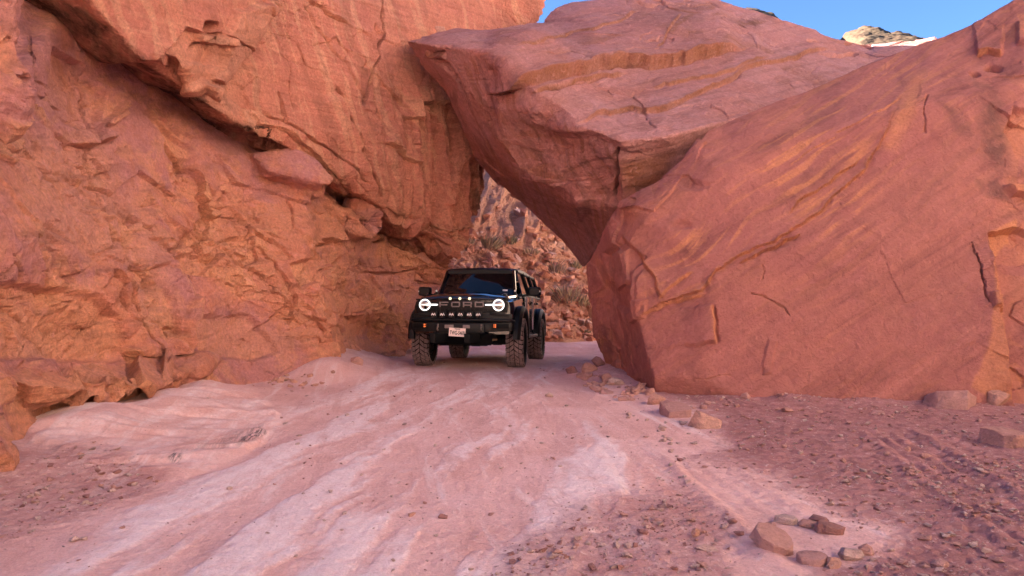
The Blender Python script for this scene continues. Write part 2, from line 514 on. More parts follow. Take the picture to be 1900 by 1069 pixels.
#SECTION_STRUCT
# ------------------------------------------------------------------ cliff on the left
def cliff():
    lower = patch_solid(
        [(-330, 1000, 4.2), (-60, 935, 5.2), (60, 862, 6.3), (300, 765, 9.3), (480, 715, 11.6), (640, 700, 12.8), (665, 690, 14.0), (760, 655, 17.6),
         (835, 640, 19.2), (842, 560, 19.0), (836, 478, 18.6), (700, 372, 17.4), (560, 292, 15.6), (375, 188, 12.6), (230, 80, 10.6),
         (90, -20, 9.6), (-60, -160, 9.0), (-330, -160, 7.0)],
        [(0, 690, 6.7), (0, 560, 6.75), (0, 350, 7.2), (0, 200, 7.6), (100, 40, 8.9), (45, 712, 6.7), (170, 722, 7.55), (290, 718, 8.75),
         (60, 770, 7.35), (190, 762, 8.5), (300, 742, 9.7), (60, 676, 7.5), (180, 672, 8.75), (290, 678, 10.0),
         (150, 560, 8.5), (150, 400, 8.9), (150, 200, 9.4), (300, 560, 10.1), (300, 400, 10.7), (240, 200, 10.4), (330, 240, 11.4), (420, 290, 12.3),
         (480, 310, 13.2), (450, 420, 12.2), (440, 560, 11.7), (430, 650, 11.5), (545, 330, 13.6), (570, 420, 13.1), (590, 520, 12.9), (615, 600, 12.8), (560, 620, 12.5), (560, 480, 12.7),
         (600, 400, 14.3), (615, 470, 14.4), (640, 590, 14.4), (660, 640, 14.9), (650, 400, 15.4), (665, 500, 15.9), (690, 620, 16.9),
         (720, 470, 17.0), (740, 560, 17.4), (800, 500, 18.4), (800, 590, 18.5)],
        back=(-7, 3.5, 0))
    # overhanging upper cliff
    upper = patch_solid(
        [(60, -30, 8.6), (150, 30, 9.0), (228, 86, 9.4), (285, 118, 9.7), (345, 178, 10.7), (400, 205, 11.3), (500, 262, 12.5), (600, 318, 13.8), (705, 382, 15.2),
         (780, 430, 16.4), (828, 470, 17.0), (850, 478, 17.3), (862, 450, 17.5), (893, 385, 17.8), (902, 318, 18.1), (899, 290, 18.2), (960, 240, 18.4), (1000, 52, 19.4), (1018, -5, 19.6), (1028, -60, 19.8),
         (850, -90, 18.0), (700, -140, 16.0), (450, -280, 13.8), (150, -330, 9.6), (40, -300, 8.8)],
        [(300, 60, 9.9), (180, -60, 9.0), (400, 140, 11.6), (440, 90, 12.1), (505, 0, 12.7), (330, 160, 10.6), (560, 250, 13.1), (640, 330, 14.1),
         (560, 100, 13.3), (600, 0, 13.8), (690, 100, 14.6), (700, 0, 14.9), (700, 250, 14.7), (745, 90, 15.4), (760, 330, 15.7), (750, 200, 15.5),
         (790, 250, 16.2), (800, 150, 16.6), (830, 320, 16.6), (850, 220, 17.4), (870, 300, 17.6), (850, 400, 17.0), (800, 400, 16.3), (880, 60, 18.0), (800, 30, 16.6), (940, 60, 18.9)],
        back=(-8, 1.5, 2.6))
    # bulging block high on the left
    bulge = patch_solid(
        [(128, -40, 8.3), (240, 85, 8.95), (268, 112, 9.1), (305, 104, 9.5), (340, 118, 9.9), (352, 160, 10.2), (372, 170, 10.5), (402, 148, 10.9), (440, 95, 11.5), (505, 0, 12.0), (520, -200, 12.0), (140, -200, 8.4)],
        [(250, 20, 9.0), (380, 30, 10.3), (330, -80, 9.6)], back=(-3, 2.0, 0.6))
    pillar = patch_solid([(-200, -150, 5.6), (40, -120, 6.4), (48, 20, 6.5), (30, 178, 6.55), (5, 232, 6.6), (-40, 240, 6.4), (-220, 260, 5.4)], [(0, 100, 6.35)], back=(-2.5, 2, 0))
    spur = patch_solid([(-160, 700, 5.6), (35, 682, 6.35), (46, 715, 6.4), (42, 738, 6.5), (0, 752, 6.35), (-160, 790, 5.5)], [], back=(-2, 1.6, 0))
    toe = patch_solid([(-160, 770, 5.1), (30, 748, 6.1), (48, 800, 6.1), (58, 868, 6.15), (0, 905, 5.5), (-160, 960, 4.7)], [], back=(-2, 1.6, -0.1))
    flake = patch_solid([(470, 285, 12.9), (540, 278, 13.1), (585, 300, 13.2), (616, 330, 13.2), (610, 338, 13.15), (575, 332, 13.0), (545, 325, 12.9), (500, 318, 12.7)], [], back=(-1.4, 1.6, -0.15))
    shelf_b = patch_solid([(545, 330, 13.2), (608, 340, 13.4), (600, 362, 13.6), (572, 368, 13.5), (550, 360, 13.4)], [], back=(-1.5, 1.5, 0))
    chock = patch_solid([(640, 376, 15.0), (668, 372, 15.0), (706, 392, 15.3), (712, 425, 15.5), (690, 444, 15.3), (662, 438, 15.0), (638, 424, 15.0)], [(670, 400, 14.85)], back=(-1.2, 1.4, 0.1))
    feats_low = [
        ('plate', [(600, 338), (700, 388), (780, 440), (845, 480), (845, 506), (760, 470), (690, 428), (640, 385), (600, 362)], -0.38, 5), ('stain_shade', [(610, 340), (700, 388), (845, 480), (845, 500), (760, 462), (690, 420), (610, 360)], 0.5, 5),  # band under the lip coloured dark: brown shale plus painted recess shade
        ('crack', [(150, 120), (165, 200), (150, 300), (190, 420), (220, 520), (255, 600), (300, 700)], 0.10, 4),
        ('step', [(300, 700), (330, 640), (345, 560), (318, 500), (300, 460)], 0.14, 3, 60),
        ('step', [(245, 560), (200, 470), (180, 420), (178, 380)], 0.12, 3, 70),
        ('plate', [(178, 240), (225, 200), (222, 190), (180, 235)], 0.12, 3, 0.8),
        ('plate', [(196, 238), (228, 216), (215, 205), (185, 235)], 0.1, 3, 0.7),
        ('step', [(120, 265), (150, 275), (190, 265), (200, 250)], 0.16, 3, 40),
        ('crack', [(40, 170), (90, 190), (120, 205)], 0.1, 3), ('crack', [(55, 60), (60, 150), (110, 180)], 0.06, 3),
        ('crack', [(170, 130), (160, 200), (175, 190)], 0.07, 3),
        ('plate', [(100, 90), (160, 120), (190, 175), (170, 260), (110, 230), (80, 180)], -0.12, 6, 0.25),
        ('plate', [(300, 240), (360, 270), (365, 310), (335, 330), (300, 280)], -0.10, 5, 0.9),
        ('pit', (352, 302), 22, 10, 0.14), ('plate', [(403, 285), (412, 285), (450, 322), (442, 330)], -0.07, 3, 0.8),
        ('plate', [(330, 470), (400, 470), (415, 500), (400, 520), (335, 505)], -0.10, 4, 0.9),
        ('plate', [(430, 440), (470, 430), (480, 480), (450, 500)], -0.09, 4, 0.8),
        ('plate', [(540, 490), (580, 480), (592, 520), (565, 535), (545, 515)], -0.12, 4, 0.9),
        ('plate', [(0, 520), (120, 540), (215, 590), (235, 640), (220, 668), (0, 665)], -0.12, 9, 0.75),
        ('step', [(230, 640), (250, 700), (275, 745)], 0.18, 5, 50),
        ('plate', [(310, 640), (335, 560), (352, 545), (345, 600), (318, 690), (300, 700)], 0.12, 4),
        ('plate', [(270, 500), (310, 560), (318, 620), (290, 640), (262, 560)], -0.10, 6, 0.85),
        ('plate', [(350, 590), (460, 585), (520, 650), (470, 668), (360, 660)], -0.08, 8, 0.55),
        ('crack', [(575, 380), (585, 470), (600, 560), (625, 640)], 0.05, 4), ('crack', [(640, 420), (655, 520), (648, 610)], 0.12, 6),
        ('crack', [(678, 505), (740, 508), (770, 500), (800, 520)], 0.14, 3.5), ('crack', [(690, 450), (720, 440), (790, 455)], 0.18, 4),
        ('step', [(600, 440), (620, 450), (640, 445)], 0.15, 3, 30), ('crack', [(585, 440), (600, 455), (615, 450)], 0.1, 4),
        ('crack', [(755, 540), (770, 520), (820, 530)], 0.08, 3), ('crack', [(605, 520), (630, 480), (640, 500), (615, 550)], 0.09, 4),
        ('fresh', [(0, 240), (190, 260), (260, 440), (200, 500), (60, 470), (0, 420)], 0.55, 40),
        ('fresh', [(0, 700), (300, 715), (320, 760), (80, 800), (0, 760)], 0.8, 10),
        ('fresh', [(200, 440), (300, 430), (300, 620), (250, 600)], 0.5, 25), ('fresh', [(600, 350), (700, 390), (700, 460), (640, 470), (590, 440)], 0.6, 20),
        ('fresh', [(700, 430), (830, 480), (820, 520), (760, 500), (690, 480)], 0.75, 14),
        ('stain_shade', [(60, 100), (130, 120), (140, 240), (60, 230)], 0.35, 30), ('stain_shade', [(385, 555), (450, 575), (445, 600), (380, 590)], 0.3, 15),
    ]
    feats_up = [
        ('crack', [(712, -30), (716, 60), (700, 110), (685, 160), (672, 200)], 0.35, 3.2),
        ('crack', [(622, 158), (640, 200), (665, 260), (690, 320), (705, 372)], 0.30, 4),
        ('step', [(690, 330), (660, 250), (625, 165)], 0.12, 4, 50),
        ('plate', [(566, 0), (640, 40), (645, 45), (625, 40), (600, 25)], -0.12, 3, 0.7),
        ('crack', [(560, 0), (590, 60), (640, 120), (680, 200)], 0.05, 5),
        ('step', [(740, 218), (765, 222), (775, 205), (772, 190), (800, 195), (830, 195)], 0.18, 2.5, 60),
        ('step', [(710, 264), (735, 275), (750, 295), (768, 300), (790, 308)], 0.14, 2.5, 60),
        ('crack', [(790, 308), (785, 350), (773, 405)], 0.12, 3), ('crack', [(762, 240), (764, 268), (772, 270), (768, 300)], 0.10, 2.5),
        ('crack', [(690, 140), (700, 200), (715, 240)], 0.08, 3),
        ('step', [(800, 420), (835, 430), (870, 415)], 0.16, 4, 40), ('crack', [(790, 440), (830, 450), (850, 440)], 0.2, 4),
        ('plate', [(835, 215), (858, 240), (852, 300), (835, 370), (825, 380), (838, 300)], 0.2, 6, 0.4),
        ('plate', [(700, 40), (712, 60), (690, 120), (676, 130)], -0.08, 5),
        ('stain_shade', [(870, 300), (900, 290), (905, 350), (890, 400), (872, 380)], 0.85, 10), ('stain_shade', [(760, 100), (790, 150), (860, 250), (830, 260), (770, 180)], 0.25, 20),
        ('fresh', [(400, 100), (450, 90), (420, 180), (360, 170)], 0.7, 10), ('fresh', [(370, 140), (460, 120), (440, 230), (330, 200)], 0.6, 25),
        ('plate', [(430, 20), (508, 0), (445, 95), (402, 148), (372, 142), (400, 60)], 0.15, 3, 0.6), ('plate', [(300, 102), (345, 55), (400, 60), (395, 130), (340, 160)], -0.12, 3, 0.5), ('plate', [(332, 112), (385, 120), (378, 165), (342, 168)], 0.13, 3, 0.7), ('plate', [(365, 60), (402, 66), (406, 84), (366, 78)], 0.12, 2.5, 0.8),
        ('crack', [(350, 95), (400, 65), (470, 92), (445, 105)], 0.10, 3), ('pit', (383, 48), 12, 10, 0.3),
        ('plate', [(360, 150), (400, 155), (402, 170), (370, 165)], 0.15, 3, 0.8),
        ('step', [(470, 225), (540, 245), (590, 290), (640, 345)], 0.10, 3, 40), ('crack', [(480, 205), (560, 245), (640, 300), (690, 350)], 0.08, 4),
        ('crack', [(518, 170), (525, 215), (530, 235)], 0.1, 4),
        ('stain_shade', [(60, -40), (150, 14), (240, 76), (275, 112), (345, 168), (400, 198), (520, 264), (600, 312), (560, 300), (480, 268), (380, 226), (300, 186), (220, 138), (140, 80), (40, 10)], 1.0, 4),  # overhang's underside coloured dark: shale layer plus painted shade
    ]
    def pm_low(q, v, pm):
        smoothface = smooth01(poly_sd(q, [(110, 40), (240, 110), (380, 210), (560, 320), (520, 400), (470, 380), (330, 230), (190, 120)]), -20, 20)
        alcove = smooth01(poly_sd(q, [(660, 500), (840, 480), (840, 650), (650, 650)]), -20, 20)
        return pm * (1 - 0.9 * smoothface) * (1 - 0.6 * alcove) + 0.15
    def pm_up(q, v, pm):
        rub = np.exp(-(line_dist(q, [(360, 190), (500, 262), (600, 330), (700, 385), (780, 440), (850, 475)])[0] / 22) ** 2)
        blk = smooth01(poly_sd(q, [(60, -60), (130, 20), (260, 120), (300, 100), (420, 40), (505, 0), (500, -150)]), -20, 10)
        return (pm * 0.4 + 0.9 * rub) * (1 - 0.55 * blk)
    def tint_up(q, v):
        u = q[:, 0] * 0.25 + q[:, 1] * 0.97; w = q[:, 0] * 0.97 - q[:, 1] * 0.25 + 14 * fbm(np.column_stack((q / 110.0, np.zeros(len(q)))), 2, 0.5, 321)
        n1 = fbm(np.column_stack((u / 240.0, w / 17.0, np.zeros(len(q)))), 4, 0.6, 322); n2 = fbm(np.column_stack((u / 300.0, w / 24.0, np.zeros(len(q)))), 4, 0.6, 323)
        lay = fbm(np.column_stack((q[:, 0] / 200.0, (q[:, 1] - 0.30 * q[:, 0]) / 7.0, np.zeros(len(q)))), 4, 0.6, 324)
        return 0.7 * smooth01(n1, 0.08, 0.42) + 0.25 * smooth01(lay, 0.15, 0.5), 0.30 * smooth01(n2, 0.12, 0.5) + 0.16 * smooth01(-lay, 0.15, 0.5)
    def tint_low(q, v):
        q0 = np.column_stack((q / 75.0, np.zeros(len(q))))
        m1 = fbm(q0, 5, 0.62, 331); m2 = fbm(q0 * np.array((0.6, 2.6, 1)) + 7, 5, 0.62, 332)
        return 0.5 * smooth01(m1, 0.12, 0.40), 0.34 * smooth01(m2, 0.16, 0.5)
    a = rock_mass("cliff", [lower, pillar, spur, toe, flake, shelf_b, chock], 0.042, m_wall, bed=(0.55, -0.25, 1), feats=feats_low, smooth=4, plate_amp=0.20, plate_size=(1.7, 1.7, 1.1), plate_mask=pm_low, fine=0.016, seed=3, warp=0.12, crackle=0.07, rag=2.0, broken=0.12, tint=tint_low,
                  broken_mask=lambda q, v: 1 - smooth01(poly_sd(q, [(110, 40), (240, 110), (380, 210), (560, 320), (600, 420), (520, 400), (470, 380), (330, 230), (190, 120)]), -15, 15) * 0.9)
    tag(a, "broken pink lower cliff face along the left of the track", kind="structure")
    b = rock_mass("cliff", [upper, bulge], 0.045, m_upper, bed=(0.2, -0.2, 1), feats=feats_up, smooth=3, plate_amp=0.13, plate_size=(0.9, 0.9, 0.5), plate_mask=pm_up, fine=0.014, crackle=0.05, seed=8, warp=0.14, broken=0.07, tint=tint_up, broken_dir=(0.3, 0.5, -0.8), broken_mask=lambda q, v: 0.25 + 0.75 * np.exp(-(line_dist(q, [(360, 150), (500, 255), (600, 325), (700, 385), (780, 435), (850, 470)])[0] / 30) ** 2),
                  flutes=0.34, flute_mask=lambda q, v: smooth01(q[:, 0], 690, 800) * smooth01(q[:, 1], 100, 220))
    tag(b, "orange overhanging upper cliff above the dark horizontal break", kind="structure")
    # the cliff carried on unseen above the picture, shaped to shade the scene
    tall = prism([(-8.5, 1.0), (-7.6, 8), (-6.2, 13), (-6.0, 17), (-9, 20), (-11, 26), (-60, 26), (-60, 1.0)], 5.0, 14.8, (-2.0, 0))
    tail = prism([(-14, 25), (-16, 56), (-60, 56), (-60, 25)], -1.0, 6.0, (-1, 0))
    c = rock_mass("cliff", [tall, tail], 0.7, m_upper, bed=(0.2, -0.2, 1), smooth=2, plate_amp=0.8, plate_size=(6, 6, 4), fine=0.1, seed=5, warp=0.6, split=False)
    tag(c, "unseen high rim of the left cliff, shaped to shade the scene", kind="structure")
cliff()

# ------------------------------------------------------------------ fallen slab that bridges the gap
def slab():
    nd = lambda L: [(x, y, d if d < 13 else 13 + (d - 13) * 0.6) for x, y, d in L]
    top = patch_solid(nd(
        [(752, 76, 16.4), (800, 84, 15.2), (905, 96, 13.9), (940, 118, 13.5), (965, 148, 13.2), (1000, 172, 12.9), (1045, 200, 12.6), (1075, 233, 12.2), (1120, 250, 12.0),
         (1150, 264, 11.9), (1230, 254, 12.0), (1312, 234, 12.3), (1480, 200, 14.0), (1660, 160, 17), (1800, 110, 22),
         (1735, 68, 25), (1600, 84, 26), (1500, 52, 25.5), (1400, 18, 24.5), (1300, 2, 23.8), (1200, 1, 23), (1060, 8, 22), (1030, 22, 21.5), (1012, 48, 21), (900, 62, 18.2), (810, 64, 16.4)]),
        nd([(965, 110, 15), (1100, 120, 16), (1250, 120, 16.8), (1400, 120, 17.6), (1150, 200, 13.4), (1300, 180, 14.2), (1450, 150, 16.4), (1100, 60, 19), (1300, 60, 20), (1500, 100, 20.5), (1230, 20, 22), (1600, 120, 20.5)]),
        back=(1.0, 1.2, -0.7), shrink=0.95)
    front = patch_solid(
        [(752, 79, 15.1), (800, 88, 14.5), (905, 100, 13.5), (938, 118, 13.3), (965, 150, 13.1), (1000, 174, 12.85), (1045, 203, 12.6), (1075, 236, 12.25), (1120, 252, 12.1), (1150, 266, 12.0),
         (1150, 330, 12.5), (1150, 385, 12.9), (1118, 440, 14.2), (1082, 497, 15.8), (1020, 425, 16.6), (960, 372, 16.8), (905, 324, 16.6), (880, 292, 16.2), (858, 235, 15.7), (832, 172, 15.5), (790, 128, 15.4)],
        [(850, 140, 14.4), (885, 190, 14.2), (908, 215, 14.1), (932, 262, 14.0), (960, 318, 13.9), (1000, 338, 13.75), (1045, 350, 13.5), (1072, 374, 13.3), (1110, 372, 13.1), (905, 140, 13.75), (1000, 240, 13.2), (1080, 300, 12.85),
         (930, 320, 15.6), (1020, 390, 15.4), (1070, 430, 15.2)],
        back=(0.9, 1.4, 0.8), ridges=((0, 1), (1, 2), (2, 3), (3, 4), (4, 5), (5, 6), (6, 7), (7, 8)))
    heel = hull_solid([P(*p) for p in [(1120, 262, 12.3), (1150, 268, 12.05), (1310, 240, 12.4), (1300, 330, 12.9), (1225, 350, 12.9), (1155, 385, 12.85), (1140, 300, 12.6), (1250, 480, 14), (1140, 250, 15), (1400, 225, 16), (1250, 520, 16), (1110, 480, 16.2)]])
    feats = [
        ('step', [(900, 175), (960, 165), (1010, 152), (1075, 138), (1150, 126), (1225, 126), (1300, 108), (1390, 92)], 0.26, 2.4, 130),
        ('step', [(1215, 108), (1228, 95), (1238, 65), (1262, 35)], 0.05, 2, 40),
        ('crack', [(985, 175), (1055, 158), (1130, 145)], 0.12, 3), ('step', [(985, 172), (1055, 160), (1075, 148), (1165, 140)], 0.07, 2.0, 30),
        ('step', [(1060, 235), (1110, 212), (1165, 203), (1240, 203), (1285, 182), (1340, 155), (1390, 128), (1470, 108), (1560, 84)], 0.085, 2.0, 45),
        ('step', [(1200, 168), (1260, 154), (1320, 146), (1380, 130), (1430, 105)], 0.05, 2.0, 25),
        ('step', [(950, 105), (1100, 65), (1140, 50), (1190, 25)], 0.04, 2, 30), ('crack', [(1260, 30), (1180, 12), (1330, 22), (1290, 8)], 0.08, 3),
        ('pit', (1508, 80), 10, 4, 0.35), ('pit', (1608, 84), 9, 5, 0.4), ('pit', (1580, 80), 8, 3, 0.3), ('plate', [(1520, 100), (1590, 98), (1580, 106), (1540, 108)], -0.12, 3),
        ('stain_shade', [(1150, 40), (1250, 20), (1330, 20), (1300, 60), (1200, 60)], 0.45, 20), ('stain_shade', [(1380, 30), (1450, 25), (1400, 60), (1350, 50)], 0.6, 10),
        ('fresh', [(1360, 50), (1400, 36), (1425, 40), (1390, 55)], 0.9, 5), ('fresh', [(1230, 70), (1280, 30), (1295, 32), (1245, 75)], 0.8, 4),
        ('stain_shade', [(1120, 100), (1400, 70), (1380, 110), (1150, 125)], 0.2, 25),
        # front face
        ('plate', [(905, 110), (930, 120), (960, 300), (945, 340), (900, 250), (880, 180)], 0.0, 3),
        ('crack', [(800, 100), (850, 140), (900, 215), (930, 262)], 0.05, 6), ('step', [(905, 215), (935, 262), (960, 312), (1000, 334), (1045, 346)], 0.07, 2, 30),
        ('crack', [(800, 100), (835, 120), (850, 150), (870, 200)], 0.08, 5),
        ('step', [(830, 95), (800, 98), (790, 92)], 0.1, 3, 20),
        ('crack', [(1148, 270), (1142, 320), (1135, 372), (1150, 385)], 0.25, 6),
        ('stain_shade', [(1065, 240), (1150, 262), (1140, 330), (1110, 340)], 0.35, 15), 
        ('fresh', [(1150, 300), (1250, 280), (1230, 340), (1160, 360)], 0.9, 12), ('fresh', [(905, 160), (930, 240), (950, 300), (900, 240)], 0.5, 10),
    ]
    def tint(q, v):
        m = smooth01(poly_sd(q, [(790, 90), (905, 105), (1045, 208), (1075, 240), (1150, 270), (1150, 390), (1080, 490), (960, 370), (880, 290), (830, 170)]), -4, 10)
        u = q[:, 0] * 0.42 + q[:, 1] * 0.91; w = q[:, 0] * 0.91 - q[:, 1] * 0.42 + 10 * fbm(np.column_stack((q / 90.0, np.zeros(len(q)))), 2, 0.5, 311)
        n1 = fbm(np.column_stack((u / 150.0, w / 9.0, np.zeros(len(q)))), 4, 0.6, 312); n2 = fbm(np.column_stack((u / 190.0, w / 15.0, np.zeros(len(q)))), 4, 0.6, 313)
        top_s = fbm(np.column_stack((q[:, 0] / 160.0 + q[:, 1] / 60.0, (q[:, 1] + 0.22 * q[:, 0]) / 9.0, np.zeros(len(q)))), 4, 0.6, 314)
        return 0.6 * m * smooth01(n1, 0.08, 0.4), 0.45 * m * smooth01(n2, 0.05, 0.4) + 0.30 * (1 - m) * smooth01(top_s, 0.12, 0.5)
    o = rock_mass("fallen_slab", [top, front, heel], 0.042, m_slab, bed=(-0.15, -0.45, 1), feats=feats, smooth=1, plate_amp=0.05, plate_size=(1.8, 1.8, 0.6), fine=0.012, seed=21, warp=0.06, rag=3.0, crackle=0.03, tint=tint,
                  flutes=0.20, flute_mask=lambda q, v: smooth01(poly_sd(q, [(900, 110), (1075, 238), (1150, 265), (1150, 390), (1070, 370), (950, 320)]), -10, 15))
    tag(o, "huge fallen sandstone slab wedged across the track as a bridge above the black car", "boulder")
slab()

# ------------------------------------------------------------------ the big boulder on the right
def boulder():
    face = patch_solid(
        [(1085, 492, 12.9), (1092, 560, 12.9), (1100, 620, 13.0), (1130, 692, 12.9), (1165, 712, 12.0), (1215, 735, 10.5), (1300, 742, 10.15), (1400, 750, 9.8), (1700, 760, 9.5), (1850, 765, 9.4), (2100, 780, 9.2), (2500, 800, 9.0),
         (2500, -200, 12.2), (2100, -110, 12.2), (1990, -60, 12.2), (1880, 2, 12.2), (1820, 38, 12.3), (1745, 70, 12.5), (1640, 106, 12.6), (1480, 172, 12.3), (1310, 237, 11.8), (1285, 275, 11.6), (1270, 300, 11.6), (1225, 338, 11.6), (1152, 378, 11.7), (1125, 420, 12.1)],
        [(1190, 620, 10.75), (1165, 540, 10.95), (1150, 470, 11.3), (1200, 400, 11.15), (1215, 700, 10.4), (1300, 700, 10.1), (1320, 500, 10.5), (1330, 320, 11.1), (1500, 700, 9.85), (1500, 450, 10.4), (1500, 250, 11.2),
         (1700, 700, 9.6), (1700, 450, 10.2), (1700, 200, 11.1), (1850, 400, 10.2), (1900, 150, 11.2), (1880, 600, 9.7), (1160, 620, 11.9), (1135, 550, 12.2), (1115, 500, 12.4)],
        back=(1.5, 5, -0.2))
    feats = [
        ('vein', [(1168, 602), (1215, 570), (1260, 553), (1300, 540), (1330, 500), (1380, 470), (1440, 445), (1490, 415), (1530, 385), (1560, 350), (1600, 318), (1640, 255), (1665, 190)], 0.035, 9),
        ('step', [(1190, 585), (1250, 560), (1310, 545)], 0.05, 3, 40), ('vein', [(1370, 490), (1430, 460), (1490, 430)], 0.05, 6), ('vein', [(1460, 400), (1480, 372), (1530, 345), (1600, 290)], 0.03, 8),
        
        ('crack', [(1388, 540), (1420, 552), (1455, 568), (1465, 590)], 0.03, 2.2),
        ('crack', [(1415, 488), (1420, 505), (1412, 520)], 0.023, 2.5), ('step', [(1330, 640), (1322, 560)], 0.10, 4, 60),
        ('plate', [(1425, 630), (1442, 632), (1430, 690), (1415, 695)], 0.030, 4),
        ('crack', [(1290, 703), (1330, 700), (1360, 697)], 0.015, 2.5), ('plate', [(1170, 500), (1200, 480), (1150, 440), (1120, 470), (1140, 560), (1160, 580)], -0.08, 8), ('plate', [(1172, 560), (1205, 555), (1195, 590), (1170, 600)], 0.060, 4),
        ('plate', [(1130, 470), (1160, 460), (1165, 520), (1140, 540)], 0.054, 5), ('plate', [(1195, 500), (1200, 560), (1182, 580), (1178, 520)], 0.036, 4), ('step', [(1180, 460), (1215, 520), (1230, 560)], 0.06, 4, 30),
        ('step', [(1220, 560), (1260, 520), (1290, 505)], 0.05, 2.5, 30), ('pit', (1265, 418), 16, 7, 0.05), ('pit', (1290, 345), 24, 8, 0.05),
        ('plate', [(1838, 428), (1900, 420), (1960, 440), (1960, 760), (1880, 760), (1868, 690), (1850, 560), (1845, 480)], -0.14, 4),
        ('fresh', [(1838, 425), (1890, 405), (1896, 440), (1870, 455), (1855, 470)], 1.0, 3), ('fresh', [(1840, 440), (1855, 440), (1875, 600), (1880, 740), (1850, 745), (1800, 720), (1830, 640), (1842, 560)], 0.85, 4),
        ('crack', [(1803, 448), (1818, 500), (1826, 540), (1838, 575)], 0.12, 2.2), ('step', [(1880, 740), (1870, 640), (1858, 560), (1845, 450)], 0.12, 3, 30),
        ('plate', [(1835, 545), (1870, 540), (1868, 570), (1840, 575)], 0.084, 5, 0.9), ('plate', [(1865, 345), (1960, 330), (1960, 360), (1880, 362)], 0.132, 5, 0.9), ('plate', [(1870, 240), (1880, 200), (1960, 210), (1960, 300), (1890, 280)], -0.10, 6, 0.6),
        ('plate', [(1885, 45), (1960, 30), (1960, 90), (1890, 85)], 0.090, 6), ('pit', (1810, 137), 8, 5, 0.25), ('pit', (1843, 125), 14, 6, 0.14), ('step', [(1810, 103), (1835, 100), (1862, 102)], 0.12, 2.5, 30),
        ('crack', [(1716, 250), (1712, 210), (1720, 175)], 0.027, 3), ('stain_shade', [(1740, 190), (1770, 200), (1820, 260), (1770, 250)], 0.85, 12), ('stain_shade', [(1810, 150), (1860, 160), (1880, 320), (1840, 330), (1820, 270)], 0.85, 14), ('stain_shade', [(1810, 335), (1850, 330), (1880, 370), (1830, 365)], 0.9, 8),
        ('stain_shade', [(1660, 440), (1800, 480), (1810, 640), (1720, 560), (1650, 500)], 0.22, 40), ('stain_shade', [(1490, 450), (1560, 500), (1640, 570), (1670, 590), (1660, 600), (1600, 560), (1500, 475)], 0.18, 8),
        ('stain_shade', [(1440, 360), (1540, 300), (1570, 330), (1480, 420)], 0.15, 25), ('stain_shade', [(1090, 600), (1180, 610), (1215, 720), (1150, 700)], 0.25, 10),
        ('fresh', [(1640, 270), (1690, 140), (1720, 130), (1700, 200), (1660, 280)], 0.75, 14), ('vein', [(1545, 250), (1600, 225), (1680, 180)], 0.015, 5), ('vein', [(1460, 310), (1500, 280), (1560, 250)], 0.012, 4),
    ]
    def tint(q, v):
        u = q[:, 0] * 0.80 - q[:, 1] * 0.60 + 14 * fbm(np.column_stack((q / 150.0, np.zeros(len(q)))), 2, 0.5, 301); w = q[:, 0] * 0.60 + q[:, 1] * 0.80 + 22 * fbm(np.column_stack((q / 190.0, np.zeros(len(q)))), 2, 0.5, 302)
        n1 = fbm(np.column_stack((u / 170.0, w / 13.0, np.zeros(len(q)))), 4, 0.55, 303); n2 = fbm(np.column_stack((u / 260.0, w / 26.0, np.zeros(len(q)))), 4, 0.55, 304)
        big = 0.35 + 0.65 * smooth01(fbm(np.column_stack((q / 210.0, np.zeros(len(q)))), 3, 0.5, 305), -0.15, 0.3)
        reg = smooth01(poly_sd(q, [(1300, 260), (1700, 90), (1760, 180), (1600, 420), (1350, 500), (1180, 560), (1150, 440)]), -60, 60)
        mott = smooth01(fbm(np.column_stack((q / 48.0, np.zeros(len(q)))), 4, 0.6, 306), 0.1, 0.5)
        return 0.85 * smooth01(n1, 0.06, 0.40) * (0.25 + 0.75 * reg) * big, 0.30 * smooth01(n2, 0.12, 0.5) * big + 0.16 * mott
    def pm(q, v, p0):
        edge = np.exp(-(line_dist(q, [(1310, 237), (1225, 338), (1152, 378), (1085, 492), (1092, 600), (1140, 690)])[0] / 45) ** 2)
        right = smooth01(q[:, 0], 1780, 1900)
        return 0.10 * p0 + 0.9 * edge + 0.7 * right
    o = rock_mass("leaning_boulder", [face], 0.036, m_boulder, bed=(-0.5, -0.9, 0.25), feats=feats, smooth=3, plate_amp=0.07, plate_size=(0.8, 0.8, 0.8), plate_mask=pm, fine=0.009, seed=33, warp=0.06, rag=2.2, tint=tint)
    tag(o, "massive smooth red boulder with an orange diagonal vein filling the right side", "boulder")
boulder()

# ------------------------------------------------------------------ behind the arch: rubble hillside; far rim; unseen canyon walls added for bounced light
def hill_z(x, y):
    t = 0.9 * (2.7 - x) + 0.62 * (y - 27.0)
    t = np.maximum(t, 0)
    z = 0.78 * t
    z = z * (1 - 0.55 * smooth01(-x, 5, 9))
    return np.where(z > 8, 8 + 2.0 * (1 - np.exp(-(z - 8) / 2.0)), z) - 0.55

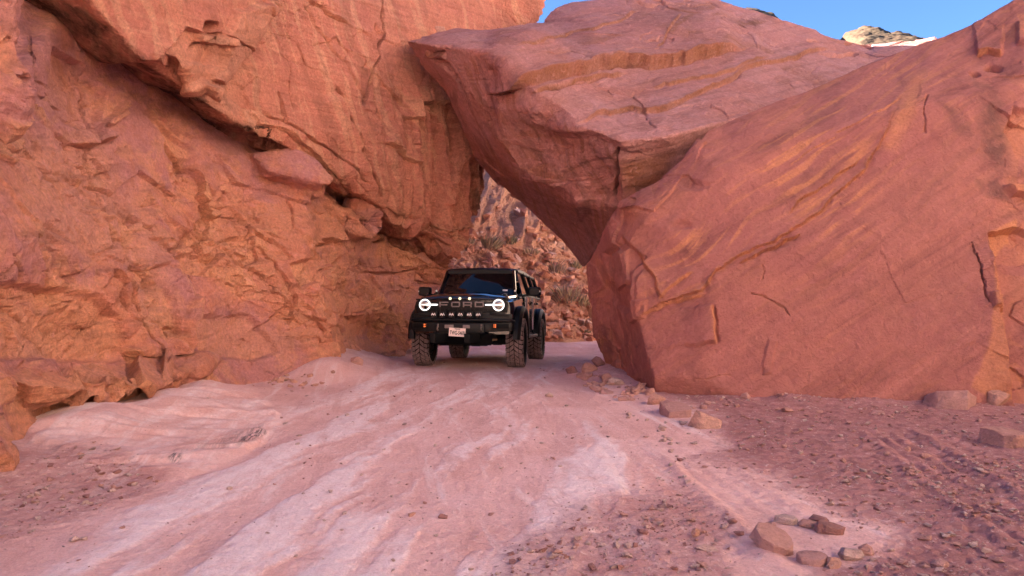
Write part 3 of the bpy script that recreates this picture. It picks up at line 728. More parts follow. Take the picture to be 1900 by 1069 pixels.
def hillside():
    xs = np.linspace(-10, 14, 420); ys = np.concatenate((np.linspace(22.5, 46, 290), np.linspace(46.3, 75, 45)))
    X, Y = np.meshgrid(xs, ys); x, y = X.ravel(), Y.ravel()
    z = hill_z(x, y)
    v = np.stack((x, y, z), 1)
    amp = smooth01(z, -0.5, 0.0)
    h1, e1 = plates(v / np.array((1.3, 1.3, 1.0)), 51, 0.9); h2, e2 = plates(v / 0.55 + 4, 52, 0.9); h3, _ = plates(v / 0.24 + 9, 53, 0.8)
    q = to_px(v)
    crag = smooth01(poly_sd(q, [(885, 300), (960, 300), (1000, 400), (985, 470), (900, 440), (860, 430)]), -20, 15)
    fl = fbm(np.stack((x * 2.2, y * 0.3, z * 0.25), 1), 3, 0.55, 60)
    d = amp * (0.24 * h1 + 0.13 * h2 + 0.09 * h3 + 0.35 * fbm(v * 0.3, 3, 0.5, 54)) * (1 - 0.5 * crag) + crag * (0.55 * fl + 0.5)
    v[:, 2] += d * 0.65; v[:, 1] -= d * 0.45; v[:, 0] += d * 0.6
    nx = len(xs); f = [(j * nx + i, j * nx + i + 1, (j + 1) * nx + i + 1, (j + 1) * nx + i) for j in range(len(ys) - 1) for i in range(nx - 1)]
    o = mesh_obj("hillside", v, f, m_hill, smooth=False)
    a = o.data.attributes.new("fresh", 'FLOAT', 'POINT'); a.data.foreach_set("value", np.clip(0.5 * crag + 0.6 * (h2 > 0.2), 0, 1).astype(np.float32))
    a = o.data.attributes.new("stain_shade", 'FLOAT', 'POINT'); a.data.foreach_set("value", np.clip(0.35 * (h1 < -0.3) * (1 - crag), 0, 1).astype(np.float32))
    tag(o, "rubble slope seen through the gap under the slab", kind="structure")
hillside()

rim = patch_solid([(1300, 130, 56), (1385, 13, 86), (1436, 24, 82), (1470, 60, 78), (1540, 95, 73), (1572, 60, 72), (1605, 47, 70), (1660, 55, 66), (1735, 73, 60), (1830, 95, 54), (1830, 200, 36), (1300, 200, 50)],
                  [(1600, 85, 60), (1440, 60, 68), (1600, 130, 46), (1700, 95, 54)], back=(6, 6, -6))
o = rock_mass("distant_rim", [rim], 0.25, m_rim, bed=(-0.12, -0.3, 1), smooth=2, plate_amp=0.0, fine=0.07, seed=71, warp=0.25)
tag(o, "pale sunlit sandstone rim against the sky", kind="structure")
back_wall = prism([(-26, -17), (-16, -20), (-4, -20), (6, -17), (11, -11), (14.5, -4), (40, -4), (40, -40), (-26, -40)], -1, 16, (3, -3))  # these walls stay out of view, added to bounce sunlight onto the rocks
right_wall = prism([(15.5, -2.5), (17, 6), (17.5, 18), (40, 18), (40, -2.5)], -1, 17, (1.5, 0))
far_high = prism([(13.2, 31), (12.6, 46), (10, 58), (45, 60), (45, 31)], -1, 11.0, (2, 0))
far_wall = prism([(13.5, 23), (13.0, 34), (12.5, 46), (10, 58), (45, 60), (45, 19)], -1, 8.2, (2, 0))
o = rock_mass("bounce_canyon_wall", [back_wall, right_wall, far_wall, far_high], 0.6, m_pale, bed=(0, 0, 1), smooth=2, plate_amp=0.9, plate_size=(5, 5, 3), fine=0.2, seed=81, warp=0.8, split=False)
tag(o, "unseen canyon walls added behind the viewer and to the right to bounce sunlight", kind="structure")
# ------------------------------------------------------------------ ground
def gh_base(x, y):
    """large shape of the ground"""
    p = np.stack((x, y, np.zeros_like(x)), 1)
    dip = -0.17 * smooth01(y, 14.3, 16.8) * (1 - smooth01(y, 18.5, 22)) * (1 - smooth01(np.abs(x + 0.4), 2.2, 4))
    z = dip + 0.05 * fbm(p * 0.22, 3, 0.5, 90)
    z -= 0.50 * smooth01(y, 20, 27)
    z *= 1 - 0.75 * np.exp(-(((x + 0.4) / 2.5) ** 2 + ((y - 15.5) / 3.0) ** 2))
    # bank of dust along the left cliff, low bank at the foot of the boulder's left corner
    z += 0.30 * np.exp(-((x + 3.2 + 0.12 * (y - 13)) / 0.75) ** 2) * smooth01(y, 11.2, 12.6) * (1 - smooth01(y, 19, 21))
    z += 0.17 * np.exp(-((x + 4.35) / 0.75) ** 2) * smooth01(y, 5.0, 6.5) * (1 - smooth01(y, 10.5, 12.0)) * (1 + 0.8 * gnoise(p * 1.1, 91))
    z += 0.07 * np.exp(-((y - 9.75 + 0.05 * (x - 4)) / 0.40) ** 2) * smooth01(x, 2.2, 3.2) * (0.7 + 1.2 * gnoise(p * 1.3, 191))
    z += 0.20 * np.exp(-(((x - 1.75) / 0.6) ** 2 + ((y - 13.0) / 1.8) ** 2))
    return z

def ground_fields(x, y):
    p = np.stack((x, y, np.zeros_like(x)), 1)
    q = to_px(np.stack((x, y, np.zeros_like(x)), 1))
    u = y * 0.985 + 0.16 * x; w = x * 0.985 - 0.16 * y            # along / across the track
    wob = fbm(p * 0.6, 3, 0.55, 92)
    q = q + np.stack((wob * 60, fbm(p * 0.6 + 40, 3, 0.55, 93) * 22), 1)
    soil = smooth01(poly_sd(q, [(1130, 690), (1240, 750), (1330, 800), (1290, 850), (1420, 880), (1560, 930), (1700, 960), (1640, 1000), (1500, 1080), (1400, 1200), (3500, 1200), (3000, 700)]), -55, 60)
    soil2 = smooth01(poly_sd(q, [(1050, 930), (1300, 900), (1400, 1000), (1350, 1200), (900, 1200), (960, 1010)]), -30, 40) * 0.55
    soil_l = smooth01(poly_sd(q, [(-600, 880), (60, 860), (230, 850), (330, 880), (200, 960), (20, 1010), (-600, 1200)]), -15, 20)
    soil = np.maximum(np.maximum(soil, soil2), 0.55 * soil_l)
    road = smooth01(poly_sd(q, [(700, 690), (1040, 690), (1060, 760), (1150, 830), (1250, 930), (1250, 1200), (-100, 1200), (200, 980), (480, 800)]), -40, 40)
    shelf = smooth01(poly_sd(q, [(55, 850), (60, 790), (200, 755), (480, 735), (520, 770), (470, 830), (330, 880), (180, 880)]), -12, 12)
    st = fbm(np.stack((w * 1.5 + 0.25 * wob, u * 0.16, np.zeros_like(x)), 1), 4, 0.55, 94)
    st2 = fbm(np.stack((w * 3.6 + 0.4 * wob, u * 0.5, np.zeros_like(x)), 1), 4, 0.6, 95)
    rock = np.clip(smooth01(st + 0.5 * st2, -0.22, 0.42) * road, 0, 1) * (1 - 0.8 * soil)
    rock = np.maximum(rock, shelf * (0.35 + 0.5 * st2) * (1 - soil_l))
    return p, q, u, w, st, st2, soil, road, shelf, rock, wob

SUV_LOC, SUV_YAW, SUV_PITCH = (-0.80, 14.20, -0.01), -9.0, -2.6
_M = Matrix.Translation(SUV_LOC) @ Euler((R(SUV_PITCH), 0, R(SUV_YAW))).to_matrix().to_4x4()
CONTACT = [tuple(_M @ Vector((sx * 0.90, yy, 0.0))) for sx in (-1, 1) for yy in (0.0, 2.95)]

TRACKS = [((3.92, 7.75), (3.30, 4.70), 0.24, 0.62), ((1.05, 6.9), (1.15, 4.0), 0.26, 0.22), ((1.6, 6.6), (1.75, 4.2), 0.22, 0.25)]
def ground_z(x, y):
    p, q, u, w, st, st2, soil, road, shelf, rock, wob = ground_fields(x, y)
    z = gh_base(x, y)
    near = (y > 0) & (y < 30)
    strat = 0.070 * st + 0.030 * st2
    z = z + (rock * 0.003 + (road * 0.8 + 0.2) * strat * 0.17) * near
    # little ledges where the pale bedrock breaks off
    z += 0.003 * smooth01(st + 0.5 * st2, 0.02, 0.07) * road * near
    bands = fbm(np.stack((x * 0.5 + y * 0.25, y * 0.5, (x * 0.30 - 0.75 * y + 0.25 * wob) * 3.0), 1), 3, 0.6, 96)
    z += shelf * (0.05 + 0.05 * bands) * near
    clod = np.abs(fbm(p * 5.0, 3, 0.6, 97)); clod2 = fbm(p * 14.0, 3, 0.65, 98)
    z += near * (soil * (0.022 * clod + 0.010 * clod2) + (1 - soil) * (0.004 * clod2 + 0.006 * clod))
    for (x1, y1), (x2, y2), hw, a in TRACKS:
        dx, dy = x2 - x1, y2 - y1; L = math.hypot(dx, dy); dx /= L; dy /= L
        s = (x - x1) * dx + (y - y1) * dy; t = -(x - x1) * dy + (y - y1) * dx + 0.03 * wob
        m = smooth01(s, -0.3, 0.4) * (1 - smooth01(s, L, L + 1.5)) * (np.abs(t) < hw * 2.2)
        inn = 1 - smooth01(np.abs(t), hw * 0.85, hw * 1.05)
        tread = np.sin((s + 0.35 * np.abs(t)) * 2 * math.pi / 0.13) * 0.5 + np.sin(t * 2 * math.pi / (hw * 0.66)) * 0.8
        z += a * m * (inn * (-0.030 + 0.020 * tread) + 0.040 * np.exp(-((np.abs(t) - hw * 1.2) / 0.06) ** 2)) * smooth01(fbm(p * 1.3, 2, 0.5, 99), -0.5, 0.1)
    for cx, cy, cz in CONTACT:
        k = np.exp(-(((x - cx) / 0.42) ** 2 + ((y - cy) / 0.55) ** 2) ** 2)
        z = z * (1 - k) + (cz + 0.012) * k
    return z

def gz(x, y):
    return float(ground_z(np.array([x], float), np.array([y], float))[0])

def ground():
    ys = np.concatenate((np.linspace(-60, -4, 15), np.linspace(-3, 3.0, 16), 3.15 * np.exp(np.linspace(0, math.log(22 / 3.15), 520)), np.linspace(22.4, 120, 30), [200, 400, 900]))
    us = np.concatenate((-np.geomspace(400, 1.05, 30), np.linspace(-1, 1, 620), np.geomspace(1.05, 400, 30)))
    ys = np.unique(ys)
    half = np.where(ys > 2.5, 0.78 * ys + 0.3, 2.3)
    U, Y = np.meshgrid(us, ys); X = U * half[:, None]
    x, y = X.ravel(), Y.ravel()
    z = ground_z(x, y)
    p, q, u, w, st, st2, soil, road, shelf, rock, wob = ground_fields(x, y)
    far = (np.abs(x) > 30) | (y > 60)
    z[far] = -0.6
    nx = len(us); ny = len(ys)
    idx = np.arange(nx * ny).reshape(ny, nx)
    f = np.stack((idx[:-1, :-1].ravel(), idx[:-1, 1:].ravel(), idx[1:, 1:].ravel(), idx[1:, :-1].ravel()), 1).tolist()
    o = mesh_obj("ground", np.stack((x, y, z), 1), f, ground_material(), smooth=True)
    for nm, arr in (("dark", np.maximum(np.maximum(smooth01(poly_sd(q, [(432, 826), (470, 798), (490, 796), (488, 808), (452, 828)]), -5, 5), smooth01(poly_sd(q, [(318, 858), (335, 844), (348, 852), (335, 864)]), -4, 4)), 0.35 * smooth01(poly_sd(q, [(330, 850), (400, 815), (450, 800), (480, 790), (420, 835)]), -6, 8))), ("soil", soil), ("rock", rock), ("streak", 0.5 + 0.5 * (st * 0.6 + st2 * 0.8)), ("shelf", shelf)):
        a = o.data.attributes.new(nm, 'FLOAT', 'POINT'); a.data.foreach_set("value", np.clip(arr, 0, 1).astype(np.float32))
    tag(o, "dusty pink track over worn bedrock with dark loose dirt on the right", kind="structure")

def ground_material():
    t = NT("dusty_ground")
    pos = t.new("ShaderNodeNewGeometry").outputs["Position"]
    n1 = t.noise(pos, 1.3, 6, 0.6, 0.5); n2 = t.noise(pos, 7, 6, 0.65); n3 = t.noise(pos, 45, 5, 0.7); n4 = t.noise(pos, 160, 3, 0.7)
    stv = t.mapping(pos, (0, 0, R(-9)), (5.0, 0.55, 1))
    ns = t.noise(stv, 1.0, 6, 0.65, 0.4)
    dust = t.mix(t.ramp(n1, (0.35, 0.0), (0.65, 1.0)), (0.76, 0.45, 0.405), (0.86, 0.57, 0.54))
    pale = t.mix(t.ramp(n2, (0.35, 0.0), (0.65, 1.0)), (0.90, 0.685, 0.675), (0.95, 0.78, 0.78))
    soilc = t.mix(t.ramp(n2, (0.35, 0.0), (0.62, 1.0)), (0.255, 0.105, 0.100), (0.44, 0.205, 0.200))
    rk = t.ramp(t.math('ADD', t.attr("rock"), t.math('MULTIPLY', t.math('SUBTRACT', n2, 0.5), 1.3)), (0.15, 0.0), (0.92, 1.0))
    col = t.mix(rk, dust, pale)
    col = t.mix(t.math('MULTIPLY', t.ramp(ns, (0.33, 1.0), (0.46, 0.0)), 0.42), col, (0.62, 0.33, 0.29))
    col = t.mix(t.math('MULTIPLY', t.ramp(ns, (0.56, 0.0), (0.68, 1.0)), 0.60), col, (0.93, 0.77, 0.76))
    so = t.ramp(t.math('ADD', t.attr("soil"), t.math('MULTIPLY', t.math('SUBTRACT', n2, 0.5), 1.3)), (0.2, 0.0), (0.82, 1.0))
    col = t.mix(t.math('MULTIPLY', so, 0.9), col, soilc)
    dk = t.noise(t.mapping(pos, (0, 0, R(-9)), (3.5, 1.2, 1)), 1.0, 7, 0.7, 0.8)
    col = t.mix(t.math('MULTIPLY', t.ramp(dk, (0.68, 0.0), (0.76, 1.0)), t.math('MULTIPLY', t.attr("rock"), 0.5)), col, (0.16, 0.13, 0.135))
    col = t.mix(t.math('MULTIPLY', t.attr("dark"), t.ramp(t.noise(stv, 4.0, 6, 0.8, 1.0), (0.44, 0.0), (0.54, 0.9))), col, (0.085, 0.075, 0.08))
    # grit: pale flecks of broken stone
    v = t.new("ShaderNodeTexVoronoi"); v.inputs["Scale"].default_value = 34; t.l.new(pos, v.inputs["Vector"])
    fl = t.math('MULTIPLY', t.ramp(v.outputs["Distance"], (0.10, 1.0), (0.16, 0.0)), t.ramp(n2, (0.5, 0.0), (0.62, 1.0)))
    col = t.mix(t.math('MULTIPLY', fl, 0.55), col, (0.85, 0.62, 0.57))
    g = t.ramp(t.math('ADD', t.math('MULTIPLY', n3, 0.6), t.math('MULTIPLY', n4, 0.4)), (0.34, 0.76), (0.54, 1.0))
    col = t.mix(1.0, col, g, 'MULTIPLY')
    t.l.new(col, t.b.inputs["Base Color"])
    t.b.inputs["Roughness"].default_value = 0.95
    t.b.inputs["Specular IOR Level"].default_value = 0.12
    h = t.math('ADD', t.math('MULTIPLY', n2, 1.3), t.math('MULTIPLY', n3, 0.5))
    h = t.math('ADD', h, t.math('MULTIPLY', ns, 0.8))
    n5 = t.noise(pos, 18, 8, 0.75, 0.6)
    col2 = t.mix(t.math('MULTIPLY', t.ramp(n5, (0.34, 1.0), (0.44, 0.0)), 0.26), col, (0.46, 0.22, 0.195))
    col2 = t.mix(t.math('MULTIPLY', t.ramp(n5, (0.56, 0.0), (0.68, 1.0)), 0.50), col2, (0.93, 0.76, 0.74))
    t.l.new(col2, t.b.inputs["Base Color"])
    h = t.math('ADD', h, t.math('MULTIPLY', n5, 1.6))
    b1 = t.bump(h, 0.55, 0.028)
    b2 = t.bump(t.noise(pos, 90, 4, 0.8), 0.5, 0.008, b1)
    t.l.new(b2, t.b.inputs["Normal"])
    return t.m
ground()
# ------------------------------------------------------------------ small-mesh builder
class MB:
    def __init__(s): s.v = []; s.f = []; s.m = []
    def add(s, v, f, mi=0):
        o = len(s.v); s.v += [tuple(p) for p in v]; s.f += [[i + o for i in ff] for ff in f]; s.m += [mi] * len(f)
    def box(s, c, d, rot=(0, 0, 0), mi=0, taper=1.0):
        M = Euler([R(a) for a in rot]).to_matrix(); c = Vector(c); h = [x / 2 for x in d]
        v = []
        for z in (-1, 1):
            k = taper if z > 0 else 1
            for x, y in ((-1, -1), (1, -1), (1, 1), (-1, 1)): v.append(c + M @ Vector((x * h[0] * k, y * h[1] * k, z * h[2])))
        s.add(v, [[3, 2, 1, 0], [4, 5, 6, 7], [0, 1, 5, 4], [1, 2, 6, 5], [2, 3, 7, 6], [3, 0, 4, 7]], mi)
    def poly(s, pts, ext, mi=0):
        n = len(pts); e = Vector(ext)
        s.add([Vector(p) for p in pts] + [Vector(p) + e for p in pts], [list(range(n))[::-1], [n + i for i in range(n)]] + [[i, (i + 1) % n, n + (i + 1) % n, n + i] for i in range(n)], mi)
    def tube(s, pts, r, n=10, mi=0, closed=False):
        pts = [Vector(p) for p in pts]; N = len(pts); rings = []
        for i, p in enumerate(pts):
            a = pts[(i - 1) % N] if closed or i else p; b = pts[(i + 1) % N] if closed or i < N - 1 else p
            t = (b - a).normalized(); u = t.orthogonal().normalized()
            if i and rings: u = (rings[-1][1] - t * rings[-1][1].dot(t)).normalized()
            rr = r[i] if isinstance(r, (list, tuple)) else r
            w = t.cross(u); rings.append(([p + (u * math.cos(2 * math.pi * k / n) + w * math.sin(2 * math.pi * k / n)) * rr for k in range(n)], u))
        v = [q for rg, _ in rings for q in rg]; f = []
        for i in range(N if closed else N - 1):
            j = (i + 1) % N
            for k in range(n): f.append([i * n + k, i * n + (k + 1) % n, j * n + (k + 1) % n, j * n + k])
        if not closed: f += [list(range(n))[::-1], [(N - 1) * n + k for k in range(n)]]
        s.add(v, f, mi)
    def ring(s, c, rad, r, axis='y', n=28, m=8, mi=0):
        pts = []
        for k in range(n):
            a = 2 * math.pi * k / n
            pts.append(Vector(c) + Vector({'y': (math.cos(a) * rad, 0, math.sin(a) * rad), 'x': (0, math.cos(a) * rad, math.sin(a) * rad)}[axis]))
        s.tube(pts, r, m, mi, True)
    def lathe(s, prof, c=(0, 0, 0), axis='x', n=36, mi=0, cap=True):
        v = []; f = []; c = Vector(c); M = len(prof)
        for k in range(n):
            a = 2 * math.pi * k / n
            for (h, r) in prof:
                v.append(c + Vector((h, math.cos(a) * r, math.sin(a) * r) if axis == 'x' else (math.cos(a) * r, h, math.sin(a) * r)))
        for k in range(n):
            j = (k + 1) % n
            for i in range(M - 1): f.append([k * M + i, j * M + i, j * M + i + 1, k * M + i + 1])
        if cap:
            f.append([k * M for k in range(n)]); f.append([k * M + M - 1 for k in range(n)][::-1])
        s.add(v, f, mi)
    def loft(s, secs, mi=0, cap=True):
        n = len(secs[0]); v = [p for sc in secs for p in sc]; f = []
        for i in range(len(secs) - 1):
            for k in range(n): f.append([i * n + k, i * n + (k + 1) % n, (i + 1) * n + (k + 1) % n, (i + 1) * n + k])
        if cap: f += [list(range(n))[::-1], [(len(secs) - 1) * n + k for k in range(n)]]
        s.add(v, f, mi)
    def build(s, name, mats, parent=None, bevel=0.0, seg=2, smooth=True, ang=35):
        bm = bmesh.new(); vs_ = [bm.verts.new(p) for p in s.v]
        for ff, mi in zip(s.f, s.m):
            try: fc = bm.faces.new([vs_[i] for i in ff]); fc.material_index = mi
            except ValueError: pass
        bmesh.ops.recalc_face_normals(bm, faces=bm.faces)
        if bevel:
            ed = [e for e in bm.edges if len(e.link_faces) == 2 and e.calc_face_angle(0) > R(30)]
            bmesh.ops.bevel(bm, geom=ed, offset=bevel, segments=seg, profile=0.5, affect='EDGES', clamp_overlap=True)
        me = bpy.data.meshes.new(name); bm.to_mesh(me); bm.free()
        for m in (mats if isinstance(mats, (list, tuple)) else [mats]): me.materials.append(m)
        if smooth:
            me.polygons.foreach_set("use_smooth", [True] * len(me.polygons)); me.set_sharp_from_angle(angle=R(ang))
        o = bpy.data.objects.new(name, me); COL.objects.link(o)
        if parent: o.parent = parent
        return o

def simple(name, col, rough=0.5, metal=0.0, spec=0.5, emit=None, est=0.0, coat=0.0, dirt=0.0, dcol=(0.45, 0.24, 0.2)):
    t = NT(name)
    t.b.inputs["Base Color"].default_value = (*col, 1)
    t.b.inputs["Roughness"].default_value = rough; t.b.inputs["Metallic"].default_value = metal
    t.b.inputs["Specular IOR Level"].default_value = spec; t.b.inputs["Coat Weight"].default_value = coat; t.b.inputs["Coat Roughness"].default_value = 0.03
    if emit: t.b.inputs["Emission Color"].default_value = (*emit, 1); t.b.inputs["Emission Strength"].default_value = est
    if dirt:
        pos = t.new("ShaderNodeTexCoord").outputs["Object"]
        n = t.noise(pos, 4, 6, 0.7); n2 = t.noise(pos, 40, 4, 0.7)
        f = t.math('MULTIPLY', t.ramp(t.math('ADD', t.math('MULTIPLY', n, 0.6), t.math('MULTIPLY', n2, 0.4)), (0.38, 0.0), (0.68, 1.0)), dirt)
        t.l.new(t.mix(f, col, dcol), t.b.inputs["Base Color"])
        t.l.new(t.math('ADD', t.math('MULTIPLY', f, 0.7), rough), t.b.inputs["Roughness"])
    return t.m

def text_geo(body, size, ext=0.002, bold=0.0):
    cu = bpy.data.curves.new("txt", 'FONT'); cu.body = body; cu.size = size; cu.align_x = 'CENTER'; cu.align_y = 'CENTER'; cu.extrude = ext; cu.offset = bold
    ob = bpy.data.objects.new("txt", cu); COL.objects.link(ob)
    me = bpy.data.meshes.new_from_object(ob.evaluated_get(bpy.context.evaluated_depsgraph_get()))
    v = [tuple(p.co) for p in me.vertices]; f = [list(p.vertices) for p in me.polygons]
    bpy.data.objects.remove(ob); bpy.data.meshes.remove(me); bpy.data.curves.remove(cu)
    return v, f

# ------------------------------------------------------------------ the black off-road car
def suv():
    paint = simple("black_paint", (0.0025, 0.0025, 0.0035), 0.14, coat=0.6, dirt=0.0)
    plastic = simple("black_plastic", (0.004, 0.004, 0.0045), 0.5, spec=0.3)
    dark = simple("underbody_black", (0.003, 0.003, 0.003), 0.7, spec=0.2)
    glass = simple("dark_glass", (0.004, 0.004, 0.005), 0.02, spec=0.6)
    tread = simple("dusty_tread", (0.12, 0.090, 0.092), 0.95, spec=0.1, dirt=0.7, dcol=(0.30, 0.20, 0.20))
    rubber = simple("tyre_rubber", (0.004, 0.004, 0.004), 0.85, spec=0.15, dirt=0.25, dcol=(0.03, 0.018, 0.016))
    rimm = simple("rim_black", (0.012, 0.012, 0.012), 0.4, dirt=0.15)
    lamp = simple("lit_white", (0.9, 0.9, 0.9), 0.3, emit=(1.0, 0.98, 0.95), est=0.2)
    amber = simple("lit_amber", (0.7, 0.2, 0.05), 0.3, emit=(1.0, 0.16, 0.03), est=0.055)
    mark = simple("lit_marker", (0.9, 0.8, 0.5), 0.3, emit=(1.0, 0.83, 0.45), est=0.14)
    silver = simple("reflector_silver", (0.35, 0.33, 0.31), 0.25, metal=0.9)
    letter = simple("letter_grey", (0.20, 0.155, 0.15), 0.5)
    white = simple("pale_print", (0.75, 0.72, 0.70), 0.6)
    plate_m = simple("plate_white", (0.80, 0.66, 0.60), 0.45)
    ink = simple("plate_ink", (0.02, 0.02, 0.025), 0.5)
    banner = simple("banner_grey", (0.07, 0.07, 0.085), 0.5)
    steel = simple("worn_steel", (0.16, 0.14, 0.13), 0.45, metal=0.6, dirt=0.3)
    bronze = simple("shock_bronze", (0.40, 0.25, 0.13), 0.4, metal=0.7)

    root = bpy.data.objects.new("off_road_car", None); COL.objects.link(root)
    root.location = SUV_LOC; root.rotation_euler = (R(SUV_PITCH), 0, R(SUV_YAW))
    tag(root, "black four-door off-road car with glowing round headlights driving out from under the slab", "car")
    WB, WR, TR = 2.95, 0.47, 0.90

    # ---- body tub with wheel arches
    def zb(y):
        z = 0.64
        for y0 in (0.0, WB):
            d = abs(y - y0)
            if d < 0.60: z = max(z, 0.50 + math.sqrt(0.60 ** 2 - d * d))
        return z
    def top(y):
        return 1.255 + 0.10 * min(1, max(0, (y + 0.78) / 1.3))
    m = MB(); secs = []
    ysec = sorted(set([round(-0.78 + 0.06 * k, 3) for k in range(76)]))
    for y in ysec:
        b = zb(y); t = top(y); fr = 0.05 * max(0, (-0.55 - y) / 0.23) ; hw = 0.945 - fr
        secs.append([(-hw + 0.02, y, b), (-hw, y, max(b, 0.95)), (-hw + 0.005, y, max(b, 1.12)), (-hw + 0.03, y, t - 0.03), (-hw + 0.10, y, t), (hw - 0.10, y, t), (hw - 0.03, y, t - 0.03), (hw - 0.005, y, max(b, 1.12)), (hw, y, max(b, 0.95)), (hw - 0.02, y, b)])
    m.loft(secs)
    body = m.build("body", paint, root, ang=28)
    # cowl and waistband up to the glass
    m = MB(); m.box((0, 2.15, 1.385), (1.80, 3.0, 0.08), taper=0.985); m.box((0, 0.62, 1.375), (1.66, 0.2, 0.08), mi=0)
    m.build("waistline", paint, root, 0.012)
    m = MB()
    for s in (-1, 1):
        m.box((s * 0.30, -0.2, 0.58), (0.10, 3.0, 0.16)); m.box((s * 0.30, 2.4, 0.58), (0.10, 2.2, 0.16))
    m.box((0, 1.6, 0.66), (1.2, 4.2, 0.22)); m.box((0, -0.30, 0.80), (1.10, 0.7, 0.35))
    m.build("underbody", dark, root, 0.01)
    m = MB()
    m.tube([(-0.80, WB, WR), (0.80, WB, WR)], 0.05)
    m.lathe([(-0.16, 0.05), (-0.1, 0.15), (0.1, 0.15), (0.16, 0.05)], (0, WB, WR), 'x', 16); m.build("axle", dark, root, 0.006)
    m = MB(); m.tube([(-0.80, 0, WR), (0.80, 0, WR)], 0.045); m.lathe([(-0.14, 0.05), (-0.08, 0.13), (0.08, 0.13), (0.14, 0.05)], (0.1, 0.02, WR + 0.05), 'x', 16)
    for s in (-1, 1):
        m.box((s * 0.55, -0.05, 0.52), (0.42, 0.10, 0.06), (0, s * 6, 0)); m.box((s * 0.42, 0.25, 0.56), (0.3, 0.08, 0.06), (0, 0, s * 25))
    m.build("axle", dark, root, 0.006)
    m = MB(); m.tube([(0.36, -0.30, 0.53), (0.55, -0.22, 0.55)], [0.035, 0.04]); m.build("shock_absorber", bronze, root)

    # ---- hood
    m = MB(); secs = []
    for y, z, hw, cr in ((-0.80, 1.265, 0.70, 0.012), (-0.79, 1.300, 0.74, 0.022), (-0.72, 1.325, 0.78, 0.034), (-0.2, 1.362, 0.81, 0.045), (0.30, 1.390, 0.83, 0.048), (0.60, 1.402, 0.84, 0.045)):
        lo = z - 0.045
        secs.append([(-hw - 0.02, y, lo), (-hw, y, z - 0.01), (-hw + 0.05, y, z), (-0.50, y, z + cr * 0.55), (-0.40, y, z + cr), (0.40, y, z + cr), (0.50, y, z + cr * 0.55), (hw - 0.05, y, z), (hw, y, z - 0.01), (hw + 0.02, y, lo)])
    m.loft(secs); hood = m.build("hood", paint, root, ang=40)
    for s in (-1, 1):
        m = MB(); m.tube([(s * 0.74, -0.55, 1.35), (s * 0.74, -0.42, 1.385), (s * 0.75, -0.30, 1.36)], 0.014, 8); m.box((s * 0.745, -0.43, 1.352), (0.05, 0.22, 0.035))
        m.build("trail_sight", plastic, hood, 0.004)
    for s in (-1, 1):
        m = MB(); m.lathe([(-0.01, 0.028), (0.01, 0.028)], (s * 0.795, 0.42, 1.47), 'y', 12); m.box((s * 0.795, 0.43, 1.43), (0.05, 0.05, 0.06)); o = m.build("mirror_marker", [plastic], root, 0.003)
        m = MB(); m.lathe([(-0.02, 0.018), (-0.012, 0.022)], (s * 0.795, 0.42, 1.472), 'y', 10); m.build("lens", white, o)

    # ---- windscreen, roof, pillars, side windows
    WB0 = [(-0.735, 0.60, 1.425), (0.735, 0.60, 1.425), (0.655, 0.90, 1.885), (-0.655, 0.90, 1.885)]
    m = MB(); m.poly(WB0, (0, 0.03, -0.02)); ws = m.build("windscreen", glass, root, 0.004)
    w0, w3 = Vector((0, 0.60, 1.425)), Vector((0, 0.90, 1.885)); up = (w3 - w0).normalized(); nrm = Vector((1, 0, 0)).cross(up)
    v, f = text_geo("FORD PERFORMANCE", 0.078, 0.0008)
    sx = 0.94 / (max(p[0] for p in v) - min(p[0] for p in v)); ctr = w0 + up * 0.575 + nrm * 0.004
    m = MB(); m.add([ctr + Vector((1, 0, 0)) * p[0] * sx + up * p[1] * 0.85 + nrm * p[2] for p in v], f); m.build("lettering", banner, ws, smooth=False)
    m = MB(); c2 = w0 + up * 0.08 + nrm * 0.004 + Vector((0.56, 0, 0)); X = Vector((1, 0, 0))
    m.poly([c2 + X * a + up * b for a, b in ((-0.05, -0.018), (0.05, -0.018), (0.05, 0.018), (-0.05, 0.018))], nrm * 0.001); m.build("sticker", white, ws, smooth=False)
    m = MB()
    for s in (-1, 1):
        m.tube([(s * 0.765, 0.59, 1.41), (s * 0.685, 0.90, 1.90)], 0.035, 8)
    m.tube([(-0.685, 0.90, 1.90), (0.685, 0.90, 1.90)], 0.028, 8); m.tube([(-0.765, 0.585, 1.41), (0.765, 0.585, 1.41)], 0.025, 8)
    m.build("windscreen_frame", paint, root)
    m = MB(); secs = []
    for y, zz, hw in ((0.87, 1.915, 0.66), (0.94, 1.955, 0.70), (1.6, 1.985, 0.72), (2.6, 1.985, 0.72), (3.55, 1.955, 0.71), (3.66, 1.90, 0.70)):
        secs.append([(-hw - 0.02, y, zz - 0.07), (-hw, y, zz - 0.02), (-hw + 0.07, y, zz), (0, y, zz + 0.012), (hw - 0.07, y, zz), (hw, y, zz - 0.02), (hw + 0.02, y, zz - 0.07)])
    m.loft(secs); m.build("roof", plastic, root, ang=50)
    ys_ = (0.75, 1.78, 2.72, 3.62)
    def side_x(z): return 0.885 - (z - 1.42) * 0.33
